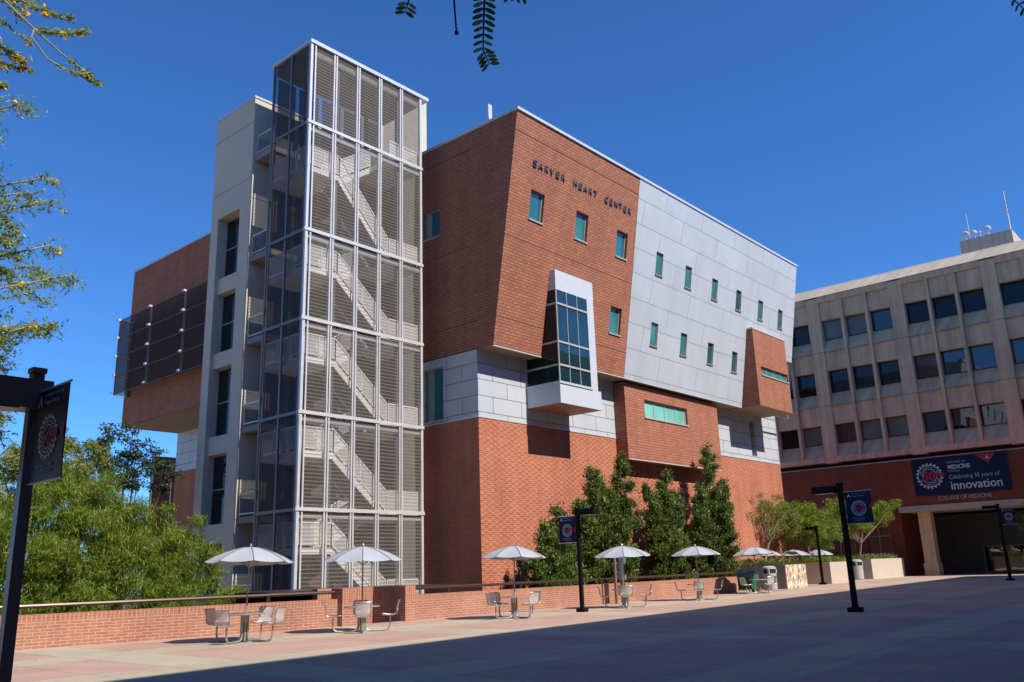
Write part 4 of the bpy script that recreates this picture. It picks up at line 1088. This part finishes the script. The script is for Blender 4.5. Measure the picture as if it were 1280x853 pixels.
MB().prism([(46.2, 22.9, 0.18), (47.0, 22.9, 0.18), (47.15, 22.9, 1.05), (46.05, 22.9, 1.05)], (0, 0.8, 0)).build('tub', 'green_plastic', ct)
MB().prism([(46.0, 22.85, 1.06), (47.2, 22.85, 1.06), (47.1, 22.85, 1.16), (46.15, 22.85, 1.2)], (0, 0.9, 0)).build('lid', 'blue_plastic', ct)
for x in (46.35, 46.9):
    MB().tube([(x, 22.88, 0.12), (x, 22.95, 0.12)], 0.12, 12).build('wheel', 'black_metal', ct)
pp = thing('pay_phone', 'outdoor pay phone on two dark posts in front of the parapet', 'phone', (34.3, 23.3, 0))
MB().box(33.95, 23.55, 0, 34.05, 23.65, 2.15).box(34.4, 23.5, 0, 34.52, 23.62, 2.1).build('post', 'brown_metal', pp)
MB().box(34.15, 23.3, 1.05, 34.45, 23.5, 2.1).build('hood', 'phone', pp)
MB().box(34.2, 23.26, 1.3, 34.4, 23.3, 1.75).build('keypad', 'black_metal', pp)
MB().box(34.16, 23.27, 1.82, 34.44, 23.3, 2.05).build('sign', 'pot', pp)

# ------------------------------------------------------------------ fallen leaves
g_ = np.random.default_rng(90); n_ = 900
Pl = np.stack([g_.uniform(4, 60, n_), 24.2-np.abs(g_.normal(0, 2.6, n_)), np.full(n_, 0.012)], 1)
Dl = unit(np.stack([g_.normal(size=n_), g_.normal(size=n_), g_.normal(size=n_)*0.12], 1)); Vl = []
for p_, d_ in zip(Pl, Dl):
    sx = np.array([-d_[1], d_[0], 0])*0.014; dd = d_*0.035; Vl += [p_-dd, p_+sx, p_+dd, p_-sx]
lt = np_mesh('leaf_litter', np.array(Vl), np.arange(n_*4).reshape(n_, 4), 'litter', None)
tag(lt, 'dry fallen leaves scattered on the sunlit paving by the parapet', 'leaves', None, 'stuff')

# ------------------------------------------------------------------ trees
def limbs(base, tips, r0, r1, sag=0.2, n=6, seed=1):
    g = random.Random(seed); m = MB()
    for tp in tips:
        p, q = Vector(base), Vector(tp); pts = []
        off = Vector((g.uniform(-1, 1), g.uniform(-1, 1), g.uniform(0, 1)))*sag
        for i in range(n+1):
            t = i/n; pts.append(p.lerp(q, t)+off*math.sin(math.pi*t)+Vector((g.uniform(-1, 1), g.uniform(-1, 1), g.uniform(-1, 1)))*sag*0.12*(1 if 0 < i < n else 0))
        m.tube(pts, r0, 7, r1)
    return m
def tree(name, label, base, ells, nclump, per, rmin, rmax, leaf, L, Wd, m, bark='bark', droop=0.0, up=0.0, r0=0.16, group=None, cat='tree', surf=0.5, nl=9, seed=3, fork=0.35, trunk_top=None):
    t = thing(name, label, cat, base, group)
    cl = crown_clumps(ells, nclump, rmin, rmax, surf, seed)
    b = Vector(base); cen = Vector((sum(e[0] for e in ells)/len(ells), sum(e[1] for e in ells)/len(ells), sum(e[2] for e in ells)/len(ells)))
    fk = Vector(trunk_top) if trunk_top else b.lerp(cen, fork)
    g = random.Random(seed)
    tips = [Vector(c[:3]) for c in g.sample(cl, min(nl, len(cl)))]
    tr = MB().tube([b, b.lerp(fk, .5)+Vector((.05, .03, 0)), fk], r0, 9, r0*0.7)
    lm = limbs(fk, tips, r0*0.5, r0*0.1, 0.25, 6, seed)
    n0 = len(tr.v); tr.v += lm.v; tr.f += [tuple(i+n0 for i in f_) for f_ in lm.f]
    tr.build('trunk', bark, t)
    P = blob_points(cl, per, 0.2); n = len(P)
    D = NP.normal(size=(n, 3)); D[:, 2] += up - droop; D = unit(D)
    Ls = L*(0.6+0.8*NP.random(n)); Ws = Wd*(0.6+0.8*NP.random(n))
    V, F = leaves(P, D, Ls, Ws)
    np_mesh('crown', V, F, m, t)
    return t

# large mesquite behind the long parapet
mesq_e = [(10.2, 30, 2.4, 2.6, 2.2, 2.3), (12.6, 30.2, 3.0, 2.4, 2.2, 2.6), (14.6, 29.8, 2.3, 2.3, 2.0, 2.5), (16.3, 29.5, 1.0, 1.7, 1.7, 2.2), (8.0, 30.5, 1.9, 2.6, 2.0, 2.6), (12.0, 28.6, 0.2, 4.5, 1.4, 2.0), (17.0, 29.0, -0.6, 1.2, 1.3, 1.8)]
tree('mesquite_tree', 'broad bright green feathery tree behind the parapet at left', (13, 30, -4), mesq_e, 760, 330, 0.3, 0.7, 'q', 0.20, 0.024, 'mesq', 'bark', droop=1.3, r0=0.3, seed=5, surf=0.45)
tree('yellowish_tree', 'pale yellow green tree rising behind the mesquite at left', (15.6, 40, -4), [(15.9, 40, 6.7, 1.7, 1.6, 1.7), (13.8, 40, 5.6, 2.0, 1.5, 1.8)], 170, 150, 0.3, 0.6, 'q', 0.2, 0.05, 'mesq_yel', 'bark', r0=0.2, seed=8)
tree('dark_tree', 'dark green tree between the yellowish tree and the overhanging wing', (19.6, 42, -4), [(18.9, 42, 7.6, 1.5, 1.4, 1.9), (20.6, 42, 7.0, 1.3, 1.2, 1.3), (18.0, 42, 6.2, 2.0, 1.4, 1.4)], 120, 90, 0.3, 0.55, 'q', 0.2, 0.07, 'mesq_dark', 'bark', r0=0.2, seed=9)

# conifers between parapet and building
def conifer(label, x, y, h, leaders, wid, seed, n=9000, zb=-1.5):
    """leaders: list of (dx, dz_top, r) plumes; each plume a tall tapering stack of upward sprays"""
    g = np.random.default_rng(seed)
    t = thing('conifer', label, 'tree', (x, y, -4), 'conifers between the parapet and the brick wall')
    m = MB(); m.tube([(x, y, -4), (x+0.05, y, 0), (x, y, h*0.8)], 0.16, 8, 0.04)
    Ps, Ds = [], []
    for (dx, zt, r) in leaders:
        m.tube([(x, y, max(zb, 0)), (x+dx*0.6, y, (zb+zt)*0.45), (x+dx, y+g.uniform(-.2, .2), zt-0.2)], 0.08, 6, 0.015)
        k = int((zt-zb)*7)
        for i in range(k):
            s = (i+g.random())/k; z = zb+(zt-zb)*s
            # irregular envelope
            env = r*min(1, 1.8*(1-s))**0.75*(0.6+0.6*g.random())+0.12
            a = g.uniform(0, 2*math.pi)
            bx_, by_ = x+dx*s**0.8, y
            L = env; tip = np.array([bx_+L*math.cos(a), by_+L*0.8*math.sin(a), z+0.45*L])
            root = np.array([bx_, by_, z-0.05])
            m.tube([tuple(root), tuple(tip)], 0.02, 4, 0.006, cap=False)
            q = max(60, int(5.5*n*env/(len(leaders)*k*r*0.62)))
            tt = 0.25+0.8*np.sqrt(g.random(q)); c = root+(tip-root)*tt[:, None]
            sp = 0.07+0.11*g.random((q, 1)); c = c+g.normal(size=(q, 3))*sp*np.array([1, 1, 0.9])
            d = (tip-root)/np.linalg.norm(tip-root)
            Ps.append(c); Ds.append(d+g.normal(size=(q, 3))*0.7+np.array([0, 0, 0.5]))
    m.build('trunk', 'bark', t)
    P = np.concatenate(Ps); D = unit(np.concatenate(Ds)); k = len(P)
    V, F = leaves(P, D, 0.17*(0.6+0.8*g.random(k)), 0.06*(0.6+0.8*g.random(k)))
    np_mesh('crown', V, F, 'conif', t)
conifer('conifer with two spiky tops behind the lamp post banner', 38.0, 26.6, 7.2, [(1.7, 7.6, 1.0), (-1.2, 6.6, 1.0), (-2.5, 4.9, 0.7), (0.2, 5.6, 1.45)], 2.5, 21, 17000)
conifer('shorter conifer with ragged double top standing in the middle', 43.6, 26.7, 6.5, [(0.6, 6.9, 0.95), (-1.4, 6.0, 0.9), (1.7, 5.8, 0.7), (0.0, 4.8, 1.45)], 2.5, 22, 15000)
conifer('tallest conifer with a pointed top, rightmost of the three', 48.9, 26.8, 8.5, [(0.9, 8.9, 1.5), (2.6, 6.4, 0.75), (-0.8, 6.2, 1.0), (0.7, 5.8, 1.9)], 2.6, 23, 19000)
conifer('low broad conifer shrub behind the third umbrella', 33.4, 26.3, 4.3, [(0.0, 4.5, 0.8), (-1.2, 3.7, 0.6), (1.0, 3.4, 0.8), (-2.1, 2.2, 0.6), (-0.2, 2.6, 1.3)], 2.2, 24, 10000)

# planter trees
tree('planter_tree', 'thin leaning tree with sparse leaves growing from the mosaic planter', (53.2, 25.4, 1.3), [(53.4, 25.2, 4.7, 1.5, 1.4, 1.0), (55.6, 25.2, 4.2, 1.8, 1.4, 1.3), (54.6, 25.5, 5.7, 1.2, 1, .7)], 70, 90, 0.3, 0.55, 'q', 0.13, 0.04, 'shrub', 'bark_pale', r0=0.08, seed=31, surf=0.3, nl=14, trunk_top=(54.1, 25.3, 2.9))
tree('planter_tree', 'rounded green tree in the middle planter behind the black lamp post', (64.5, 27, 1.4), [(63.6, 27, 4.3, 2.8, 2.0, 1.7), (66.5, 27, 3.7, 2.2, 2.0, 1.3), (61.0, 27, 5.0, 1.9, 1.5, 1.4)], 190, 170, 0.35, 0.6, 'q', 0.17, 0.05, 'mesq', 'bark_pale', r0=0.1, seed=32, surf=0.35, nl=12)
tree('planter_tree', 'wide spreading tree with pale bare limbs in the planter nearest the entrance', (77.2, 28, 1.5), [(75.5, 28, 4.6, 3.0, 2.0, 1.2), (79.5, 27.2, 5.3, 2.8, 1.8, 1.0), (74.0, 28, 6.0, 2.0, 1.6, 0.8), (79.8, 25.8, 6.2, 1.6, 1.2, .5)], 150, 130, 0.35, 0.65, 'q', 0.2, 0.05, 'mesq', 'bark_pale', r0=0.12, seed=33, surf=0.3, nl=16)
def shrub(label, x0, x1, y0, y1, z, n, seed, m='shrub'):
    t = thing('shrub_bed', label, 'shrub', ((x0+x1)/2, (y0+y1)/2, z), 'shrubs filling the planters')
    g = np.random.default_rng(seed)
    P = np.stack([g.uniform(x0, x1, n), g.uniform(y0, y1, n), z+0.55*g.random(n)**1.3*(0.6+0.4*np.sin(g.uniform(x0, x1, n)*3))], 1)
    D = unit(g.normal(size=(n, 3))*0.6+np.array([0, 0, 1.0])); V, F = leaves(P, D, 0.28*(0.5+g.random(n)), 0.05*(0.6+0.8*g.random(n)))
    np_mesh('foliage', V, F, m, t)
    for i in range(8):
        a = random.Random(seed+i); x, y = a.uniform(x0, x1), a.uniform(y0, y1); MB().tube([(x, y, z-.1), (x+.1, y, z+.35)], 0.02, 5).build('stem', 'bark', t)
shrub('grassy shrubs in the mosaic planter', 52.5, 55.2, 23.8, 27.6, 1.3, 5200, 41)
shrub('leafy shrubs spilling over the middle planter', 62.9, 66.4, 25.0, 29.3, 1.35, 6500, 42, 'mesq')
shrub('yellow green shrubs in the planter nearest the entrance', 76.0, 84.0, 26.8, 31, 1.5, 9000, 43)
tree('edge_tree', 'leafy branch of a tree reaching in at the right edge before the entrance', (71, 12.5, 0), [(70.5, 13.0, 4.6, 1.8, 1.5, 1.0), (69.5, 13.6, 3.2, 1.2, 1.0, 0.6), (73, 11, 4.4, 2.0, 2.0, 1.4)], 60, 50, 0.25, 0.5, 'q', 0.28, 0.06, 'shrub', 'bark_pale', r0=0.12, seed=51, surf=0.3)

# second palo verde whose drooping branches hang into the top left corner
def palo_top(t, m0, P0, D0, FP0):
    K = 1.75
    def sc(p): return Vector((p[0]*K, p[1]*K, 1.6+(p[2]-1.6)*K))
    rg = random.Random(77); g = np.random.default_rng(77)
    m = MB(); m.tube([(0.7, 7.6, 3.0), (0.5, 6.6, 4.6), (0.7, 6.1, 5.7), (1.3, 6.0, 5.75)], 0.06, 9, 0.016)
    P, D, FP = [], [], []
    def needles(c, tw, k=10, ln=0.09):
        for e in range(k):
            P.append(Vector(c)+Vector((rg.gauss(0, .012), rg.gauss(0, .012), rg.gauss(0, .012)))); D.append(Vector(tw)+Vector((rg.gauss(0, .8), rg.gauss(0, .8), rg.gauss(0, .8))))
    def twig(pts, r, k, fl=0, start=0.2, nk=5):
        m.tube(pts, r, 5, 0.004, cap=False); pts = [Vector(p) for p in pts]; n = len(pts)-1
        for i in range(k):
            s = rg.uniform(start, 1)*n*0.999; j = int(s); c = pts[j].lerp(pts[j+1], s-j); needles(c, (pts[j+1]-pts[j]).normalized(), nk)
        for i in range(fl):
            s = rg.uniform(start, 1)*n*0.999; j = int(s); c = pts[j].lerp(pts[j+1], s-j)+Vector((0, 0, -.01))
            for e in range(12): FP.append(c+Vector((rg.gauss(0, .014), rg.gauss(0, .014), rg.gauss(0, .014))))
    twig([(1.3, 6.0, 5.75), (1.62, 6, 5.57), (1.84, 6, 5.44), (2.05, 6, 5.33), (2.28, 6, 5.24)], 0.012, 12, 1, 0.7)
    twig([(1.84, 6, 5.44), (1.83, 6, 5.37), (1.95, 6, 5.25), (2.1, 6, 5.22), (2.22, 6, 5.235), (2.33, 6, 5.21)], 0.007, 44, 0, 0.5)
    twig([(1.84, 6, 5.44), (1.95, 6, 5.47), (2.08, 6, 5.53), (2.2, 6, 5.6)], 0.007, 60, 2, 0.1)
    twig([(1.55, 6, 5.6), (1.75, 6, 5.62), (1.95, 6, 5.62), (2.1, 6, 5.66)], 0.007, 60, 5, 0.0)
    twig([(1.2, 6, 5.3), (1.5, 6, 5.27), (1.7, 6, 5.18), (1.82, 6, 5.15)], 0.008, 30, 6, 0.2)
    twig([(1.2, 6, 5.2), (1.45, 6, 5.1), (1.7, 6, 5.08), (1.85, 6, 5.12)], 0.007, 24, 4, 0.2)
    twig([(1.1, 6, 5.0), (1.4, 6, 4.98), (1.62, 6, 4.93), (1.72, 6, 4.92)], 0.007, 30, 3, 0.4)
    for i in range(60):
        p = Vector((rg.uniform(0.2, 1.75), 6+rg.uniform(-.6, .6), rg.uniform(5.5, 6.3))); twig([p, p+Vector((.12, 0, -.08)), p+Vector((.26, rg.uniform(-.1, .1), -.14))], 0.006, 14, 1 if rg.random() < .5 else 0, 0.1)
    n0 = len(m0.v); m0.v += [tuple(sc(p)) for p in m.v]; m0.f += [tuple(i+n0 for i in f_) for f_ in m.f]
    g2 = [(sc(p), d) for p, d in zip(P, D)]
    for p, d in g2: P0.append(p); D0.append(d)
    for p in FP: FP0.append(sc(p))


# palo verde at the left edge
def palo():
    base = (0.6, 14.2, 0)
    t = thing('palo_verde_tree', 'yellow flowering feathery tree at the left edge behind the near lamp post', 'tree', base)
    g = np.random.default_rng(61); rg = random.Random(61)
    m = MB(); m.tube([base, (0.9, 14.0, 1.6), (1.4, 13.7, 2.8)], 0.16, 9, 0.10)
    P, D, FP = [], [], []
    for i in range(330):
        # branch tips spread over a crown left of and reaching into the frame
        z = rg.uniform(3.2, 8.4); reach = 1.0-abs(z-5.6)/4.6
        tip = Vector((2.0+rg.uniform(-1.6, 2.75)*(0.4+0.6*max(0.1, reach)), 13.3+rg.uniform(-1.5, 1.5), z))
        rt = Vector((1.3, 13.6, max(2.6, z-1.8)))
        mid = rt.lerp(tip, .5)+Vector((rg.uniform(-.2, .2), rg.uniform(-.2, .2), rg.uniform(.1, .4)))
        pts = [rt, rt.lerp(mid, .5)+Vector((0, 0, .08)), mid, mid.lerp(tip, .6), tip, tip+Vector((rg.uniform(.05, .25), rg.uniform(-.1, .1), -rg.uniform(.0, .15)))]
        m.tube(pts, 0.03, 5, 0.004, cap=False)
        for k in range(70):
            s = rg.uniform(0.3, 1.0)*5; j = min(4, int(s)); c = pts[j].lerp(pts[j+1] if j < 5 else pts[5], s-j)
            q = 7
            tw = Vector((rg.uniform(-1, 1), rg.uniform(-1, 1), rg.uniform(-.8, .5))).normalized()
            ln = rg.uniform(.12, .3)
            for e in range(q):
                P.append(c+tw*ln*(e+0.5)/q+Vector((rg.gauss(0, .012), rg.gauss(0, .012), rg.gauss(0, .012)))); D.append(Vector((rg.gauss(0, 1), rg.gauss(0, 1), rg.gauss(0, 1)))+tw*0.5)
        if rg.random() < 0.4:
            for _ in range(rg.randint(1, 2)):
                s = rg.uniform(2.5, 5); j = min(4, int(s)); c = pts[j].lerp(pts[j+1], s-j)
                for e in range(10): FP.append(c+Vector((rg.gauss(0, .035), rg.gauss(0, .035), rg.gauss(0, .035))))
    palo_top(t, m, P, D, FP)
    m.build('trunk', 'bark_green', t)
    P = np.array([tuple(p) for p in P]); D = unit(np.array([tuple(p) for p in D])); n = len(P)
    V, F = leaves(P, D, 0.085*(.6+.8*g.random(n)), 0.018*(.6+.8*g.random(n))); np_mesh('crown', V, F, 'palo', t)
    FP = np.array([tuple(p) for p in FP]); n = len(FP)
    V, F = leaves(FP, unit(g.normal(size=(n, 3))), 0.05*(.7+.6*g.random(n)), 0.045*(.7+.6*g.random(n))); np_mesh('flowers', V, F, 'flower', t)
palo()

# tree overhead whose compound leaves dip into the top of the picture
def overhead():
    base = (2.6, -1.2, 0)
    t = thing('overhead_tree', 'tree beside the camera with a dark leafy twig hanging into the top middle', 'tree', base)
    rg = random.Random(5); g = np.random.default_rng(5)
    m = MB(); m.tube([base, (2.5, -1.0, 1.6), (2.2, -0.3, 2.9), (1.5, 0.8, 3.35), (1.25, 1.3, 3.25)], 0.09, 9, 0.01)
    P, D = [], []
    def pinna(p, q, k, L=0.024, side=None):
        p, q = Vector(p), Vector(q); d = (q-p).normalized(); m.tube([p, q], 0.0022, 5, 0.001, cap=False)
        s = side or d.cross(w_).normalized()
        for i in range(k):
            c = p.lerp(q, (i+0.7)/k)
            for sg in (-1, 1):
                dd = (s*sg+d*0.45+Vector((rg.gauss(0, .12),)*3)).normalized(); P.append((c+dd*L*0.55, dd, L, L*0.36))
    def at(px, py, dist):
        d = w_*1074.2 + r_*(px-640) - u_*(py-426.5); d.normalize(); return Vector((0, 0, 1.6))+d*dist
    # stem and leaflets of the hanging twig, modelled at about two metres from the eye
    A, B, C_ = Vector((1.30, 1.17, 2.96)), Vector((1.327, 1.205, 2.873)), Vector((1.352, 1.232, 2.822))
    m.tube([(1.25, 1.3, 3.25), A, B, C_], 0.004, 6, 0.002, cap=False)
    pinna(A, B, 7, 0.03); pinna(B, C_, 4, 0.026)
    pinna(C_, C_+Vector((0.022, 0.0, -0.03)), 4, 0.026)
    pinna(Vector((1.20, 1.33, 2.93)), Vector((1.192, 1.335, 2.893)), 3, 0.026)
    pinna(Vector((1.32, 1.14, 2.965)), Vector((1.35, 1.135, 2.925)), 4, 0.026)
    pinna(Vector((1.30, 1.17, 2.94)), Vector((1.37, 1.11, 2.925)), 6, 0.026)
    m.tube([(1.25, 1.3, 3.25), (1.262, 1.24, 2.93), (1.292, 1.262, 2.853)], 0.0028, 6, 0.0022); m.tube([(1.290, 1.260, 2.857), (1.293, 1.263, 2.849)], 0.0045, 6)
    for i in range(60):
        a = Vector((rg.uniform(0.4, 3), rg.uniform(-1.2, 1.0), rg.uniform(3.35, 4.4))); pinna(a, a+Vector((rg.uniform(-.1, .1), rg.uniform(-.1, .1), -.1)), 6, 0.028)
    m.build('trunk', 'bark', t)
    V, F = [], []
    for c, d, L, wd in P:
        s = d.cross(Vector((rg.gauss(0, .3), rg.gauss(0, .3), 1))).normalized() if abs(d.z) < .9 else d.cross(Vector((1, 0, 0))).normalized()
        s = (s*0.8+ (d.cross(w_)).normalized()*0.9).normalized()
        n = len(V); k = 8
        ring = [c+d*L*0.5*math.cos(2*math.pi*j/k)+s*wd*0.5*math.sin(2*math.pi*j/k) for j in range(k)]
        V += [tuple(r) for r in ring]; F.append((n, n+1, n+2, n+3)); F.append((n, n+3, n+4, n+7)); F.append((n+4, n+5, n+6, n+7))
    np_mesh('leaves', np.array(V), np.array(F), 'sprig', t)
overhead()

# ------------------------------------------------------------------ building behind the camera that shades the plaza
sh = thing('hospital_block', 'tall brick hospital block behind the viewer whose shadow covers the plaza', 'building', (20, -20, 0))
ang = 0.066
Uu = Vector((math.cos(ang), math.sin(ang), 0)); Nn = Vector((-math.sin(ang), math.cos(ang), 0))
Oo = Vector((80.2, -3.3, 0)) - Uu*140
HB = 25.0
wl = MB(); hs = []
for k in range(30):
    for f_ in range(5): hs.append((4+k*4.5, 2+f_*4.6, 6.6+k*4.5, 4.4+f_*4.6))
wl.holed(Oo+Uu*140, -Uu, (0, 0, 1), 140, HB, hs, 0.4, Nn)
wl.obox(Oo-Nn*25, Uu*140, Nn*24.2, (0, 0, HB))
wl.build('wall', 'brick_med', sh)
gl = MB().obox(Oo-Nn*0.45+Vector((0, 0, 1)), Uu*139, Nn*0.05, (0, 0, HB-2)); gl.build('window_glass', 'dark_glass', sh)

# unseen block added on the left to cut the sky light on the plaza
wb_ = thing('sky_light_blocker', 'added brick block left of the viewer, outside the picture, cutting sky light on the plaza', 'building', (-20, 5, 0))
wl = MB(); hs = [(2+k*4.2, 2+f_*4.2, 4.2+k*4.2, 4.2+f_*4.2) for k in range(9) for f_ in range(5)]
wl.holed((-14, -22, 0), (0, 1, 0), (0, 0, 1), 40, 15.5, [q for q in hs if q[3] < 15], 0.4, (1, 0, 0)); wl.box(-34, -22, 0, -14.8, 18, 15.5)
wl.build('wall', 'brick_med', wb_)
MB().box(-14.5, -21, 1, -14.45, 17, 15).build('window_glass', 'dark_glass', wb_)
